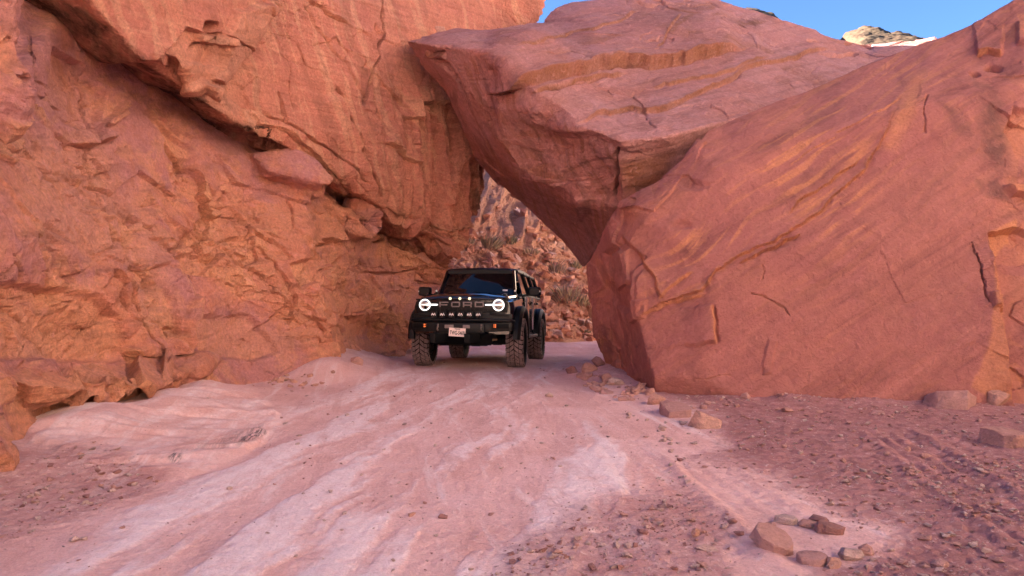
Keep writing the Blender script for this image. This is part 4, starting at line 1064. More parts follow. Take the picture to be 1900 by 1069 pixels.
    for s in (-1, 1):
        for k in range(3):
            ya, yb = ys_[k] + 0.05, ys_[k + 1] - 0.05
            yta = ya + (0.24 if k == 0 else 0.02)
            q = [(s * side_x(1.43), ya, 1.43), (s * side_x(1.43), yb, 1.43), (s * side_x(1.87), yb - 0.02, 1.87), (s * side_x(1.87), yta, 1.87)]
            if k < 2:
                m = MB()
                pts = [(s * 0.947, ya - 0.03, 0.70), (s * 0.947, yb + 0.03, 0.70)]
                if k == 1: pts = [(s * 0.947, ya - 0.03, 0.70), (s * 0.947, yb - 0.34, 0.70), (s * 0.947, yb - 0.14, 0.98), (s * 0.947, yb + 0.03, 1.10)]
                else: pts = [(s * 0.947, ya - 0.03, 0.70), (s * 0.947, yb + 0.03, 0.70)]
                pts += [(s * 0.930, yb + 0.03, 1.385), (s * 0.930, ya - 0.03, 1.385)]
                m.poly(pts, (s * 0.012, 0, 0)); d = m.build("door", paint, root, 0.006)
                m = MB(); m.poly(q, (-s * 0.02, 0, 0)); m.build("window", glass, d, smooth=False)
                m = MB(); m.box((s * 0.975, yb - 0.10, 1.27), (0.03, 0.18, 0.035)); m.box((s * 0.962, yb - 0.10, 1.27), (0.02, 0.22, 0.055)); m.build("handle", plastic, d, 0.006)
            else:
                m = MB(); m.poly(q, (-s * 0.02, 0, 0)); m.build("window", glass, root, smooth=False)
        m = MB()
        for y in ys_[1:]: m.tube([(s * side_x(1.41), y, 1.41), (s * side_x(1.9), y - 0.02, 1.90)], 0.045, 6)
        m.tube([(s * side_x(1.88), 1.05, 1.895), (s * side_x(1.88), 3.62, 1.90)], 0.03, 6)
        m.tube([(s * side_x(1.42), 0.62, 1.41), (s * side_x(1.42), 3.64, 1.41)], 0.03, 6)
        m.build("pillars", plastic, root)
        m = MB(); m.poly([(s * 0.952, 0.66, 1.26), (s * 0.952, 0.86, 1.26), (s * 0.952, 0.84, 1.17), (s * 0.952, 0.70, 1.13)], (s * 0.006, 0, 0)); m.build("fender_badge", letter, root, 0.002)
        m = MB(); m.poly([(s * 0.956, 1.60, 1.10), (s * 0.956, 1.70, 1.14), (s * 0.956, 1.80, 1.10), (s * 0.956, 1.70, 1.04)], (s * 0.01, 0, 0)); m.build("side_marker", plastic, root, 0.003)
        # mirrors
        m = MB(); secs = []
        for yy, k in ((0.70, 0.72), (0.735, 0.96), (0.80, 1.0), (0.86, 0.94)):
            w, h = 0.135 * k, 0.095 * k; c = (s * 1.135, 1.475)
            secs.append([(c[0] + w * math.copysign(abs(math.cos(a)) ** 0.4, math.cos(a)), yy, c[1] + h * math.copysign(abs(math.sin(a)) ** 0.4, math.sin(a))) for a in [2 * math.pi * j / 16 for j in range(16)]])
        m.loft(secs); m.box((s * 0.98, 0.80, 1.405), (0.16, 0.07, 0.045), (0, s * -14, 0)); mir = m.build("side_mirror", plastic, root, ang=45)
        m = MB(); m.box((s * 1.245, 0.715, 1.475), (0.03, 0.012, 0.03)); m.build("mirror_lamp", white, mir, 0.003)
    m = MB(); m.box((0, 3.70, 1.62), (1.30, 0.02, 0.40)); m.build("rear_window", glass, root)
    for s in (-1, 1):
        m = MB(); m.tube([(s * 0.20 + 0.1, 0.585, 1.43), (s * 0.20 - 0.28, 0.625, 1.462)], 0.010, 6); m.tube([(s * 0.2 + 0.1, 0.58, 1.425), (s * 0.2 + 0.13, 0.56, 1.40)], 0.014, 6); m.build("wiper", plastic, root)

    # ---- grille with letters and lamps
    m = MB(); m.poly([(-0.84, -0.79, 1.24), (0.84, -0.79, 1.24), (0.86, -0.79, 1.16), (0.84, -0.79, 1.03), (-0.84, -0.79, 1.03), (-0.86, -0.79, 1.16)], (0, 0.05, 0))
    for z in (1.045, 1.075, 1.105): m.box((0, -0.795, z), (0.98, 0.012, 0.010))
    for k in range(13): m.box((-0.48 + k * 0.08, -0.797, 1.075), (0.010, 0.012, 0.075))
    for k in range(9): m.box((-0.44 + k * 0.11, -0.797, 1.235), (0.07, 0.012, 0.016))
    m.poly([(-0.865, -0.80, 1.275), (0.865, -0.80, 1.275), (0.85, -0.80, 1.245), (-0.85, -0.80, 1.245)], (0, 0.04, 0)); m.box((0, -0.80, 1.012), (1.62, 0.03, 0.03))
    m.box((0, -0.79, 0.93), (1.86, 0.05, 0.14))
    gr = m.build("grille", plastic, root, 0.003)
    def stroke(mb, x0, rects):
        for cx, cz, w, h in rects: mb.box((x0 + cx, -0.815, 1.175 + cz), (w, 0.022, h))
    LW, LH, T = 0.165, 0.098, 0.022
    hx, hz = LW / 2 - T / 2, LH / 2 - T / 2
    glyph = {'F': [(-hx, 0, T, LH), (T / 2, hz, LW - T, T), (T / 2 - 0.01, -0.008, LW - T - 0.02, T)],
             'O': [(-hx, 0, T, LH - 0.03), (hx, 0, T, LH - 0.03), (0, hz, LW - 0.03, T), (0, -hz, LW - 0.03, T)],
             'R': [(-hx, 0, T, LH), (0.0, hz, LW - 2 * T, T), (0.0, -0.012, LW - 2 * T, T), (hx, 0.022, T, 0.05), (hx - 0.004, -0.032, T, 0.036)],
             'D': [(-hx, 0, T, LH), (hx, 0, T, LH - 0.012), (0, hz, LW - 2 * T, T), (0, -hz, LW - 2 * T, T)]}
    for ch, x0 in zip("FORD", (-0.33, -0.11, 0.11, 0.33)):
        m = MB(); stroke(m, x0, glyph[ch])
        m.build("lettering", letter, gr, 0.002)
    for x0 in (-0.215, -0.035, 0.145):
        m = MB(); m.lathe([(-0.812, 0.020), (-0.80, 0.026)], (x0, 0, 1.283), 'y', 12); m.build("marker_lamp", mark, gr)
    for s in (-1, 1):
        c = Vector((s * 0.685, -0.80, 1.165))
        m = MB(); m.lathe([(0.02, 0.135), (-0.02, 0.130), (-0.02, 0.112), (0.01, 0.10)], c, 'y', 32); hl = m.build("headlight", plastic, root)
        m = MB(); m.ring(c + Vector((0, -0.022, 0)), 0.098, 0.0095, 'y', 32, 8); m.build("light_ring", lamp, hl)
        m = MB(); m.lathe([(0.0, 0.094), (-0.012, 0.07), (-0.016, 0.03), (-0.017, 0.001)], c, 'y', 28); m.build("lens", silver, hl)
        m = MB(); m.lathe([(-0.030, 0.028), (-0.012, 0.034)], c + Vector((0.012, 0, -0.045)), 'y', 16); m.build("projector", glass, hl)
        m = MB(); m.tube([c + Vector((s * 0.055, -0.028, 0.004)), c + Vector((-s * 0.12, -0.032, 0.004)), c + Vector((-s * 0.225, -0.026, 0.004)), c + Vector((-s * 0.245, -0.022, 0.004))], [0.008, 0.014, 0.013, 0.007], 10); m.build("light_bar", lamp, hl)
        m = MB(); m.box((s * 0.70, -0.80, 0.995), (0.36, 0.05, 0.05), (0, s * 5, 0)); m.build("lower_trim", plastic, root, 0.008)

    # ---- bumper, pods, plate
    m = MB()
    m.tube([(-0.96, -0.74, 0.865), (-0.90, -0.86, 0.885), (-0.62, -0.93, 0.895), (0.62, -0.93, 0.895), (0.90, -0.86, 0.885), (0.96, -0.74, 0.865)], 0.035, 10)
    m.poly([(-0.97, -0.76, 0.72), (-0.93, -0.84, 0.70), (-0.62, -0.91, 0.68), (0.62, -0.91, 0.68), (0.93, -0.84, 0.70), (0.97, -0.76, 0.72), (0.90, -0.60, 0.72), (-0.90, -0.60, 0.72)], (0, 0, 0.16))
    m.poly([(-0.45, -0.94, 0.66), (0.45, -0.94, 0.66), (0.50, -0.80, 0.64), (-0.50, -0.80, 0.64)], (0, 0, 0.17))
    bu = m.build("front_bumper", plastic, root, 0.012)
    m = MB(); m.poly([(-0.60, -0.86, 0.66), (0.60, -0.86, 0.66), (0.52, -0.62, 0.44), (-0.52, -0.62, 0.44)], (0, 0.02, -0.01)); m.box((0, -0.35, 0.46), (0.9, 0.6, 0.02), (6, 0, 0)); m.build("skid_plate", dark, root, 0.006)
    for fx, fw in ((-0.19, 0.165), (0.125, 0.13)):
        m = MB(); m.box((fx, -0.955, 0.775), (fw, 0.03, 0.062)); m.build("bumper_pad", letter, bu, 0.006)
    for s in (-1, 1):
        m = MB(); m.ring((s * 0.40, -0.96, 0.745), 0.038, 0.013, 'x', 16, 8); m.box((s * 0.40, -0.945, 0.79), (0.03, 0.05, 0.07)); m.build("tow_hook", steel, bu, 0.004)
    for k in range(6):
        x0 = -0.475 + k * 0.165
        m = MB(); m.box((x0, -0.955, 0.985), (0.112, 0.07, 0.112)); m.box((x0, -0.94, 0.922), (0.03, 0.04, 0.04)); m.box((x0, -0.995, 0.936), (0.085, 0.012, 0.010), mi=1)
        pl = m.build("auxiliary_light", [plastic, letter], root, 0.010)
        m = MB(); m.lathe([(-0.992, 0.001), (-0.994, 0.044), (-0.988, 0.048)], (x0, 0, 0.99), 'y', 20); m.build("lens", glass, pl)
        m = MB()
        for a, dx in ((28, -0.027), (-28, -0.010), (28, 0.012), (-28, 0.029)): m.box((x0 + dx, -0.997, 0.993), (0.015, 0.004, 0.046), (0, a, 0))
        m.box((x0, -0.997, 0.990), (0.06, 0.004, 0.007), (0, -8, 0)); m.build("emblem", white, pl, smooth=False)
    for s in (-1, 1):
        m = MB(); m.box((s * 0.74, -0.915, 0.785), (0.30, 0.03, 0.085), (0, 0, s * 14)); fl = m.build("bumper_lamp", dark, bu, 0.008)
        am = MB()
        for dx in (-0.018, 0.018):
            for dz in (-0.018, 0.018): am.lathe([(-0.015, 0.015), (0.0, 0.016)], (s * 0.635 + dx, -0.945, 0.79 + dz), 'y', 10)
        am.build("turn_signal", amber, fl)
        for dx in (0.725, 0.81):
            w = MB()
            for ddx in (-0.016, 0.016): w.box((s * dx + ddx, -0.942 + (dx - 0.635) * 0.25, 0.79), (0.020, 0.012, 0.018))
            w.build("fog_lamp", mark, fl, 0.002)
    pc = Vector((-0.035, -0.985, 0.672)); pr = Euler((R(-4), R(3), 0)).to_matrix()
    m = MB(); m.add([pc + pr @ Vector(p) for p in ((-0.152, 0, -0.076), (0.152, 0, -0.076), (0.152, 0, 0.076), (-0.152, 0, 0.076), (-0.152, 0.004, -0.076), (0.152, 0.004, -0.076), (0.152, 0.004, 0.076), (-0.152, 0.004, 0.076))],
                    [[0, 1, 2, 3], [7, 6, 5, 4], [0, 4, 5, 1], [1, 5, 6, 2], [2, 6, 7, 3], [3, 7, 4, 0]])
    lp = m.build("licence_plate", plate_m, root, 0.0)
    def put_text(body, size, zc, width, bold):
        v, f = text_geo(body, size, 0.0006, bold); xs = [p[0] for p in v]; k = width / (max(xs) - min(xs))
        mm = MB(); mm.add([pc + pr @ Vector((p[0] * k, -0.0022 - p[2], zc + p[1])) for p in v], f); return mm
    put_text("TWG-5469", 0.098, -0.014, 0.272, 0.0022).build("lettering", ink, lp, smooth=False)
    put_text("TEXAS", 0.036, 0.056, 0.105, 0.0010).build("lettering", ink, lp, smooth=False)
    m = MB()
    for cx, cz in ((-0.125, 0.06), (0.125, 0.06), (-0.10, -0.066), (0.10, -0.066)): m.add([pc + pr @ Vector((cx + a, -0.003, cz + b)) for a, b in ((-0.012, -0.006), (0.012, -0.006), (0.012, 0.006), (-0.012, 0.006))], [[0, 1, 2, 3]])
    pass

    # ---- flares, steps
    for s in (-1, 1):
        for y0 in (0.0, WB):
            m = MB(); secs = []
            for k in range(17):
                a = math.pi * (0.02 + 0.96 * k / 16)
                ca, sa = math.cos(a), math.sin(a)
                ex = 0.10 + 0.02 * sa
                r0, r1 = 0.575, 0.685
                yy = lambda r: y0 - ca * r
                zz = lambda r: 0.50 + sa * r * (0.98 if sa > 0 else 1)
                xo = 0.955 + ex
                secs.append([(s * 0.93, yy(r0), zz(r0)), (s * (xo - 0.02), yy(r0), zz(r0)), (s * xo, yy(r0 + 0.02), zz(r0 + 0.02)), (s * xo, yy(r0 + 0.06), zz(r0 + 0.06)), (s * (xo - 0.05), yy(r1), zz(r1)), (s * 0.93, yy(r1), zz(r1))])
            m.loft(secs); m.build("wheel_flare", plastic, root, ang=30)
        m = MB(); m.tube([(s * 0.93, 0.72, 0.60), (s * 1.00, 0.80, 0.575), (s * 1.00, 2.20, 0.575), (s * 0.93, 2.28, 0.60)], 0.035, 10); m.box((s * 1.01, 1.5, 0.60), (0.10, 0.5, 0.02), mi=1); m.build("side_step", [plastic, letter], root)

    # ---- wheels
    def tyre_mesh(seed):
        rnd = random.Random(seed)
        m = MB()
        m.lathe([(-0.115, 0.245), (-0.150, 0.29), (-0.158, 0.35), (-0.150, 0.41), (-0.135, 0.438), (-0.08, 0.448), (0.0, 0.450), (0.08, 0.448), (0.135, 0.438), (0.150, 0.41), (0.158, 0.35), (0.150, 0.29), (0.115, 0.245)], n=64, mi=0, cap=False)
        N = 32
        def block(a, x, da, wx, sk, r0=0.44, r1=0.472, notch=0.0):
            pts = []
            for r_, k in ((r0, 1.06), (r1 - abs(x) * 0.06, 1.0)):
                for sa_, sx_ in ((-1, -1), (-1, 1), (1, 1), (1, -1)):
                    aa = a + (sa_ * da * k + sk * sx_) ; xx = x + sx_ * wx * k
                    pts.append((xx, math.cos(aa) * r_, math.sin(aa) * r_))
            m.add(pts, [[3, 2, 1, 0], [4, 5, 6, 7], [0, 1, 5, 4], [1, 2, 6, 5], [2, 3, 7, 6], [3, 0, 4, 7]], 1)
        st = 2 * math.pi / N
        for k in range(N):
            a = k * st
            for s in (-1, 1):
                j = 0.25 if s > 0 else 0
                L = 0.40 if k % 2 else 0.34
                block(a + j * st, s * (0.122 if k % 2 else 0.117), st * L, 0.031 if k % 2 else 0.027, s * 0.02)
                block(a + (j + 0.5) * st, s * 0.044, st * 0.36, 0.036, s * (0.075 if k % 2 else 0.05))
                block(a + j * st, s * 0.158, st * 0.33, 0.006, 0.0, 0.385, 0.44)
        return m
    spare = 0
    for s in (-1, 1):
        for y0 in (0.0, WB):
            w = bpy.data.objects.new("wheel", None); COL.objects.link(w); w.parent = root; w.location = (s * TR, y0, WR)
            if y0 == 0: w.rotation_euler = (R(17 * s), 0, R(2))
            else: w.rotation_euler = (R(40 + 9 * s), 0, 0)
            if spare == 0: ty = tyre_mesh(1).build("tyre", [rubber, tread], w, 0.0, ang=25); tme = ty.data
            else: ty = bpy.data.objects.new("tyre", tme); COL.objects.link(ty); ty.parent = w
            m = MB(); m.lathe([(-0.10, 0.235), (-0.10, 0.25), (0.10, 0.25), (0.115, 0.245), (0.11, 0.215), (0.05, 0.20)], n=40, cap=False)
            for k in range(6):
                a = k * math.pi / 3; m.box((0.055 * 1, math.cos(a) * 0.12, math.sin(a) * 0.12), (0.03, 0.20, 0.055), (math.degrees(a), 0, 0))
            m.lathe([(0.02, 0.001), (0.02, 0.06), (0.075, 0.055), (0.08, 0.001)], n=16); m.lathe([(-0.02, 0.001), (-0.02, 0.17), (0.0, 0.17), (0.0, 0.001)], n=24)
            ri = m.build("rim", rimm, w, 0.004)
            if s < 0: ri.rotation_euler = (0, 0, math.pi)
            spare = 1
suv()

# ------------------------------------------------------------------ loose stones
m_stone = rock_material("loose_stone", (0.64, 0.36, 0.33), (0.70, 0.38, 0.31), FRE, STA, lines=0.2, grain=0.7)
m_stone_pale = rock_material("pale_stone", (0.72, 0.48, 0.44), (0.80, 0.58, 0.52), FRE, STA, lines=0.2)
m_stone_dark = rock_material("dark_stone", (0.42, 0.21, 0.20), (0.54, 0.28, 0.25), FRE, STA, lines=0.3)
m_stone_tan = rock_material("tan_stone", (0.74, 0.40, 0.31), (0.78, 0.45, 0.36), FRE, STA, lines=0.3)

def stone_geo(seed, flat=1.0, n=15, bev=0.10, slab=False):
    rnd = random.Random(seed)
    bm = bmesh.new()
    if slab:
        n = 0
        for k in range(9):
            a = 2 * math.pi * k / 9 + rnd.uniform(-0.25, 0.25); r = rnd.uniform(0.72, 1.0); j = rnd.uniform(0.0, 0.22)
            for z in (-0.5, 0.5): bm.verts.new((math.cos(a) * (r - (j if z > 0 else 0)) * 0.5, math.sin(a) * (r - (j if z < 0 else 0)) * 0.5, z + rnd.uniform(-0.12, 0.12)))
    for _ in range(n):
        v = Vector((rnd.gauss(0, 1), rnd.gauss(0, 1), rnd.gauss(0, 1))).normalized() * rnd.uniform(0.75, 1.0)
        bm.verts.new((v.x * 0.5, v.y * 0.5, v.z * 0.5))
    r = bmesh.ops.convex_hull(bm, input=bm.verts)
    bmesh.ops.delete(bm, geom=[v for v in bm.verts if not v.link_faces], context='VERTS')
    if bev:
        bmesh.ops.dissolve_limit(bm, angle_limit=R(14), verts=bm.verts, edges=bm.edges)
        bmesh.ops.bevel(bm, geom=bm.edges[:], offset=bev * 0.35, segments=2, profile=0.6, affect='EDGES', clamp_overlap=True)
    bmesh.ops.triangulate(bm, faces=bm.faces)
    if bev: bmesh.ops.subdivide_edges(bm, edges=[e for e in bm.edges if e.calc_length() > 0.22], cuts=1, use_grid_fill=True)
    bm.verts.index_update()
    v = np.array([tuple(x.co) for x in bm.verts]); f = [[x.index for x in fc.verts] for fc in bm.faces]
    bm.free()
    ext = v.max(0) - v.min(0); v = (v - (v.max(0) + v.min(0)) / 2) / ext
    if bev: v += 0.045 * np.stack([fbm(v * 2.4 + seed * 3.1 + k * 9, 3, 0.55, 5) for k in range(3)], 1)
    return v, f

def ground_at(px, py):
    d = 2058.0 / max(py - CY, 12)
    for _ in range(6):
        x = (px - CX) * d / F
        d = 0.5 * d + 0.5 * (EYE - gz(x, d)) * F / max(py - CY, 12)
    x = (px - CX) * d / F
    return Vector((x, d, gz(x, d)))

def stone(px, py, w, h, mat, seed, label, group=None, sink=0.22, depth=0.85, rot=None, name="stone", loc=None, rx=0, ry=0, slab=False):
    p = loc or ground_at(px, py)
    k = p[1] / F
    W, H, D = w * k, h * k, w * k * depth
    v, f = stone_geo(seed, slab=slab, bev=0.06 if slab else 0.08)
    rnd = random.Random(seed * 7)
    # rows of the picture show the top as well as the front: take its share off the height
    H = max(H - D * 0.5 * EYE / p[1], 0.35 * H) / (1 - sink)
    v = v * np.array((W, D, H))
    o = mesh_obj(name, v + np.array((0, D * 0.5, H * (0.5 - sink))), f, mat, smooth=True)
    o.data.set_sharp_from_angle(angle=R(28))
    o.location = p; o.rotation_euler = (R(rx), R(ry), R(rnd.uniform(-14, 14) if rot is None else rot))
    return tag(o, label, "stone", group)

def stones():
    S, PL, DK, TN = m_stone, m_stone_pale, m_stone_dark, m_stone_tan
    stone(1217, 752, 36, 24, TN, 3, "tan wedge stone at the lower left corner of the right boulder", rot=-20, ry=-12)
    stone(1739, 753, 30, 22, S, 5, "blocky pink stone left of the broad broken stone under the right boulder")
    stone(1806, 761, 108, 44, S, 8, "broad broken stone with a paler end leaning under the right boulder", ry=8, rx=-14, slab=True)
    stone(1866, 756, 44, 34, TN, 11, "tan upright stone between the boulder foot and the broad broken stone", rot=10)
    stone(1888, 832, 96, 36, S, 13, "flat rounded slab half buried at the right edge", sink=0.35, depth=0.9, slab=True)
    stone(1268, 776, 66, 30, S, 17, "pale dusty slab half buried in front of the right boulder", sink=0.68, depth=1.2, slab=True)
    stone(1318, 797, 70, 34, TN, 19, "orange half-buried slab in front of the pale dusty slab", sink=0.66, depth=0.9, ry=8)
    stone(1385, 741, 20, 13, S, 23, "small pink stone touching the middle of the boulder's base")
    stone(1425, 1024, 84, 32, S, 29, "large tilted slab with a dark face in the lower right foreground", sink=0.25, depth=0.75, rot=-30, ry=20, rx=12, slab=True)
    stone(1463, 976, 46, 18, PL, 31, "long pale stone behind the dark-faced slab in the foreground", rot=-6, slab=True)
    stone(1500, 982, 40, 22, S, 37, "rounded pale stone right of the long pale stone", rot=-20)
    stone(1528, 972, 36, 14, DK, 41, "thin brown stone at the back of the foreground stone pile")
    stone(1546, 994, 52, 24, DK, 43, "dark brown wedge stone in the middle of the foreground pile", ry=10, slab=True)
    stone(1434, 979, 20, 12, S, 45, "small round stone at the left end of the foreground pile")
    stone(1588, 1042, 44, 28, PL, 47, "pale domed stone at the right end of the foreground pile")
    stone(1612, 1032, 28, 24, S, 53, "pink stone leaning behind the pale domed stone")
    stone(1522, 1052, 60, 26, S, 59, "low dusty slab at the bottom of the foreground pile", sink=0.4, slab=True)
    stone(1550, 1056, 26, 22, TN, 61, "tan lump beside the low dusty slab in the foreground")
    stone(1292, 998, 18, 18, TN, 67, "rusty crumbly stone alone left of the foreground pile")
    stone(1312, 1026, 44, 14, PL, 71, "pale flat chip below the rusty crumbly stone", sink=0.3)
    stone(383, 706, 26, 18, S, 73, "round stone on the ledge of the left cliff, left of its twin")
    stone(428, 707, 24, 19, TN, 79, "tan round stone on the ledge of the left cliff, right of its twin")
    stone(661, 676, 24, 16, S, 83, "pink stone at the foot of the left cliff nearest the car")
    stone(130, 1008, 18, 13, PL, 89, "pale lone stone on the dirt in the lower left corner")
    stone(1063, 693, 20, 15, DK, 97, "small dark stone at the right edge of the track beside the car's rear wheel")
    stone(1092, 692, 30, 20, S, 101, "brown stone in the rubble left of the right boulder's corner")
    stone(1142, 716, 34, 16, PL, 103, "pale stone heap piece against the boulder's left foot")
    stone(1193, 722, 20, 12, TN, 107, "orange stone tucked under the boulder's left corner")
    stone(1112, 680, 26, 20, DK, 109, "dark angular stone against the boulder's left side")
    stone(1020, 738, 16, 10, PL, 113, "pale stone on the right edge of the track in front of the car")
    stone(1688, 838, 14, 10, S, 127, "small pink stone on the dark dirt left of the half-buried right slab")
    stone(1568, 858, 0.1 + 11, 9, S, 131, "small stone alone in the middle of the dark dirt")
    stone(1722, 1005, 26, 12, S, 137, "thin flat stone on the dark dirt right of the foreground pile")
    stone(1750, 1055, 34, 16, S, 139, "flat pinkish stone at the bottom edge right of the foreground pile")
    o = stone(803, 58, 58, 15, m_stone_tan, 149, "flat layered stone lying on the back edge of the fallen slab", loc=Vector(((803 - CX) * 16.6 / F, 16.6, EYE - (60 - CY) * 16.6 / F)), sink=0.1, depth=0.7, rot=0, ry=-3)
    # many small ones, too alike to single out
    rnd = random.Random(77)
    protos = [stone_geo(300 + k) for k in range(7)]
    meshes = {}
    zones = [("small pale stones scattered along the right side of the track", "small pale stone lying along the right side of the track", [(1150, 745), (1260, 760), (1310, 870), (1260, 930), (1190, 860)], 34, PL, (6, 13)),
             ("small chips fallen at the foot of the left cliff", "small orange chip fallen at the foot of the left cliff beside the track", [(470, 690), (600, 690), (640, 705), (520, 735), (480, 725)], 30, TN, (6, 13)),
             ("small stones in the rubble under the boulder's left corner", "small brown stone in the rubble by the right boulder's left corner", [(1060, 690), (1130, 700), (1210, 730), (1170, 750), (1080, 720)], 46, S, (7, 19)),
             ("small stones on the dark dirt", "small pink stone lying on the dark dirt in the right foreground", [(1350, 790), (1850, 790), (1880, 1060), (1500, 920), (1350, 860)], 44, S, (6, 14)),
             ("small stones along the foot of the right boulder", "small stone lying in the dust at the foot of the right boulder", [(1240, 746), (1480, 752), (1900, 768), (1900, 785), (1480, 768), (1240, 760)], 26, S, (6, 15)),
             ("small pale stones on the bare track", "small pale stone on the bare rock of the track", [(520, 780), (1050, 720), (1130, 900), (800, 1060), (300, 1050)], 30, PL, (5, 10))]
    for grp, lab, poly, cnt, mat, (a, b) in zones:
        xs = [p[0] for p in poly]; ysx = [p[1] for p in poly]; n = 0
        while n < cnt:
            px, py = rnd.uniform(min(xs), max(xs)), rnd.uniform(min(ysx), max(ysx))
            if poly_sd(np.array([[px, py]], float), poly)[0] < 0: continue
            p = ground_at(px, py); w = rnd.uniform(a, b) * (1.5 if rnd.random() < 0.12 else 1.0) * p[1] / F
            i = rnd.randrange(7); key = (i, mat.name)
            if key not in meshes:
                me = bpy.data.meshes.new("stone"); me.from_pydata(protos[i][0].tolist(), [], protos[i][1]); me.materials.append(mat)
                me.polygons.foreach_set("use_smooth", [True] * len(me.polygons)); me.set_sharp_from_angle(angle=R(28)); meshes[key] = me
            o = bpy.data.objects.new("stone", meshes[key]); COL.objects.link(o)
            h = w * rnd.uniform(0.35, 0.75); o.scale = (w, w * rnd.uniform(0.6, 1.1), h); o.location = p + Vector((0, 0, h * 0.22)); o.rotation_euler = (rnd.uniform(-0.3, 0.3), rnd.uniform(-0.3, 0.3), rnd.uniform(0, 6.28))
            tag(o, lab, "stone", grp); n += 1
stones()

def scatter(name, pts, sizes, mats, seed, label, flat=0.6):
    """one object of very many tiny stones"""
    rnd = np.random.default_rng(seed)
    protos = [stone_geo(500 + k, n=9, bev=0) for k in range(6)]
    V = []; Fc = []; MI = []; o = 0
    for p, s in zip(pts, sizes):
        v, f = protos[rnd.integers(6)]
        a = rnd.uniform(0, 6.28); c, sn = math.cos(a), math.sin(a)
        k = v * np.array((s, s * rnd.uniform(0.6, 1), s * rnd.uniform(flat * 0.6, flat * 1.3)))
        k = np.stack((k[:, 0] * c - k[:, 1] * sn, k[:, 0] * sn + k[:, 1] * c, k[:, 2] + 0.3 * k[:, 0] * rnd.uniform(-1, 1)), 1) + np.array(p)
        V.append(k); Fc += [[i + o for i in ff] for ff in f]; MI += [rnd.integers(len(mats))] * len(f); o += len(v)
    ob = mesh_obj(name, np.concatenate(V), Fc, mats)
    ob.data.polygons.foreach_set("material_index", np.array(MI, np.int32))
    return tag(ob, label, kind="stuff")

def gravel():
    rnd = np.random.default_rng(5)
    N = 36000
    d = 3.6 * np.exp(rnd.uniform(0, math.log(15 / 3.6), N)); x = rnd.uniform(-0.74, 0.74, N) * d
    p, q, u, w, st, st2, soil, road, shelf, rock, wob = ground_fields(x, d)
    prob = 0.03 + 0.85 * soil + 0.05 * (1 - rock) * road * (st < 0.05)
    clump = fbm(np.stack((x, d, np.zeros(N)), 1) * 1.4, 3, 0.6, 120)
    keep = rnd.uniform(0, 1, N) < prob * np.clip(0.5 + 1.6 * clump, 0.05, 1.2)
    x, d = x[keep], d[keep]
    ok = ~((x > 2.6) & (d > 9.9)) & ~((x > 1.6) & (d > 11.5)) & ~(x < -3.9 + 0.0 * d)
    x, d = x[ok], d[ok]
    z = ground_z(x, d)
    s = 0.008 + 0.055 * rnd.uniform(0, 1, len(x)) ** 7 + 0.010 * rnd.uniform(0, 1, len(x))
    o = scatter("gravel", np.stack((x, d, z + s * 0.15), 1), s, [m_stone, m_stone_dark, m_stone_pale, m_stone_pale], 6, "fine broken gravel strewn over the dirt and the track", 0.5)
    print("GRAVEL", len(x))
gravel()

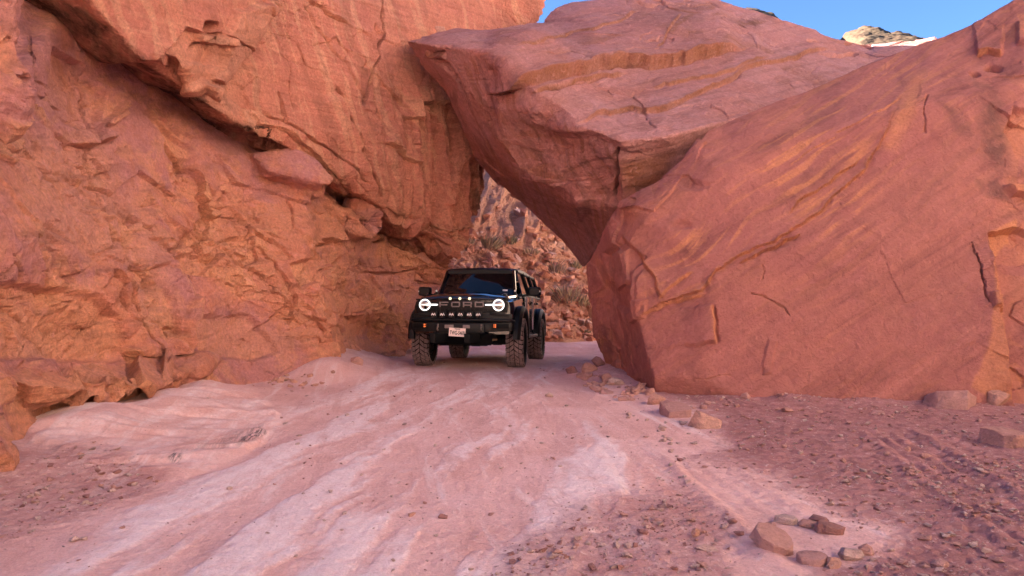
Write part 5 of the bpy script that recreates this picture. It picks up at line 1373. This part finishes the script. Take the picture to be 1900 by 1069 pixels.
# ------------------------------------------------------------------ rubble and dry plants on the far slope
def slope_things():
    from mathutils.bvhtree import BVHTree
    h = bpy.data.objects["hillside"]
    bv = BVHTree.FromPolygons([v.co.copy() for v in h.data.vertices], [tuple(p.vertices) for p in h.data.polygons])
    def hit(px, py):
        return bv.ray_cast(Vector((0, 0, EYE)), Vector(((px - CX) / F, 1, -(py - CY) / F)).normalized())[0]
    rnd = random.Random(9); pts = []; sz = []
    for _ in range(4200):
        p = hit(rnd.uniform(800, 1130), rnd.uniform(330, 632))
        if p is None: continue
        q = to_px(np.array([p]))
        if poly_sd(q, [(885, 300), (960, 300), (1000, 400), (985, 470), (900, 440), (860, 430)])[0] > 0 and rnd.random() < 0.85: continue
        s = 0.05 + 0.50 * rnd.random() ** 5; pts.append((p.x, p.y, p.z + s * 0.1)); sz.append(s)
    ms = rock_material("slope_stone", (0.74, 0.37, 0.26), (0.82, 0.44, 0.30), FRE, STA, grain=0.7); md = rock_material("slope_stone_dark", (0.58, 0.27, 0.19), (0.66, 0.33, 0.23), FRE, STA, grain=0.7); mp = rock_material("slope_stone_pale", (0.78, 0.50, 0.42), (0.82, 0.55, 0.45), FRE, STA, grain=0.6)
    scatter("rubble", pts, sz, [ms, md, ms, mp], 8, "broken red rubble covering the slope beyond the gap", 0.8)
    straw = simple("dry_grass", (0.50, 0.37, 0.24), 0.8, dirt=0.4, dcol=(0.30, 0.26, 0.15)); green = simple("grey_green_leaf", (0.24, 0.22, 0.13), 0.8, dirt=0.6, dcol=(0.40, 0.33, 0.22)); twig = simple("bare_twig", (0.34, 0.25, 0.21), 0.85)
    def plant(px, py, w, hgt, mats, n, label, seed, spread=1.0, lean=0.0):
        p = hit(px, py)
        if p is None: print("NO HIT", px, py); return
        k = p.y / F; r = w * k / 2; H = hgt * k
        rd = random.Random(seed); root = bpy.data.objects.new("shrub", None); COL.objects.link(root); root.location = p - Vector((0, 0.1, 0.05))
        tag(root, label, "shrub", "dry shrubs on the far slope")
        st = MB()
        for _ in range(14):
            a = rd.uniform(0, 6.28); e = rd.uniform(0.3, 0.95) * r
            st.tube([(0, 0, 0), (math.cos(a) * e * 0.4 + lean * H * .3, math.sin(a) * e * 0.4, H * 0.5), (math.cos(a) * e + lean * H, math.sin(a) * e, H * rd.uniform(0.7, 1.05))], [0.018, 0.012, 0.004], 4)
        st.build("stem", twig, root, smooth=False)
        lf = MB()
        for _ in range(int(n * 0.6)):
            a = rd.uniform(0, 6.28); e = r * math.sqrt(rd.random()); z0 = H * rd.uniform(0.0, 0.55) * (1 - 0.4 * e / r); L = H * rd.uniform(0.25, 0.6)
            b = Vector((math.cos(a) * e * 0.75 + lean * z0, math.sin(a) * e * 0.75, z0)); t = b + Vector((math.cos(a) * spread * L * rd.uniform(0.1, 0.7) + lean * L, math.sin(a) * spread * L * 0.4, L * rd.uniform(0.5, 1)))
            wv = Vector((rd.uniform(-1, 1), rd.uniform(-1, 1), 0)).normalized() * rd.uniform(0.010, 0.022); mid = (b + t) / 2 + Vector((0, 0, L * 0.08))
            lf.add([b - wv, b + wv, mid + wv, mid - wv, t], [[0, 1, 2, 3], [3, 2, 4]], rd.randrange(len(mats)))
        lf.build("foliage", mats, root, smooth=False)
    plant(905, 462, 60, 34, [straw, green], 420, "long straw-coloured tussock high on the far slope, uppermost of the dry shrubs", 1, 1.2, 0.3)
    plant(948, 452, 26, 24, [green], 260, "small green bush at the foot of the far orange crag", 2)
    plant(1052, 560, 64, 42, [twig, green, straw], 380, "large grey tangled bush on the slope right of the car's mirror", 3, 1.3)
    plant(1030, 505, 50, 26, [straw, twig], 300, "low greyish bush on the slope above the car's mirror", 4)
    plant(1068, 498, 28, 22, [green, straw], 240, "greenish tuft high on the slope beside the slab's lowest tip", 5)
    plant(1080, 566, 34, 30, [straw, green], 260, "straw tuft squeezed against the left edge of the right boulder", 6)
    plant(985, 470, 44, 16, [straw], 240, "thin straw tuft in the middle of the far slope", 7)
    plant(1085, 616, 30, 10, [straw, green], 140, "flat dry tuft at the bottom of the slope by the track", 8)
    plant(870, 452, 26, 14, [straw, green], 140, "short tuft beside the overhang's lowest tip", 9)
slope_things()
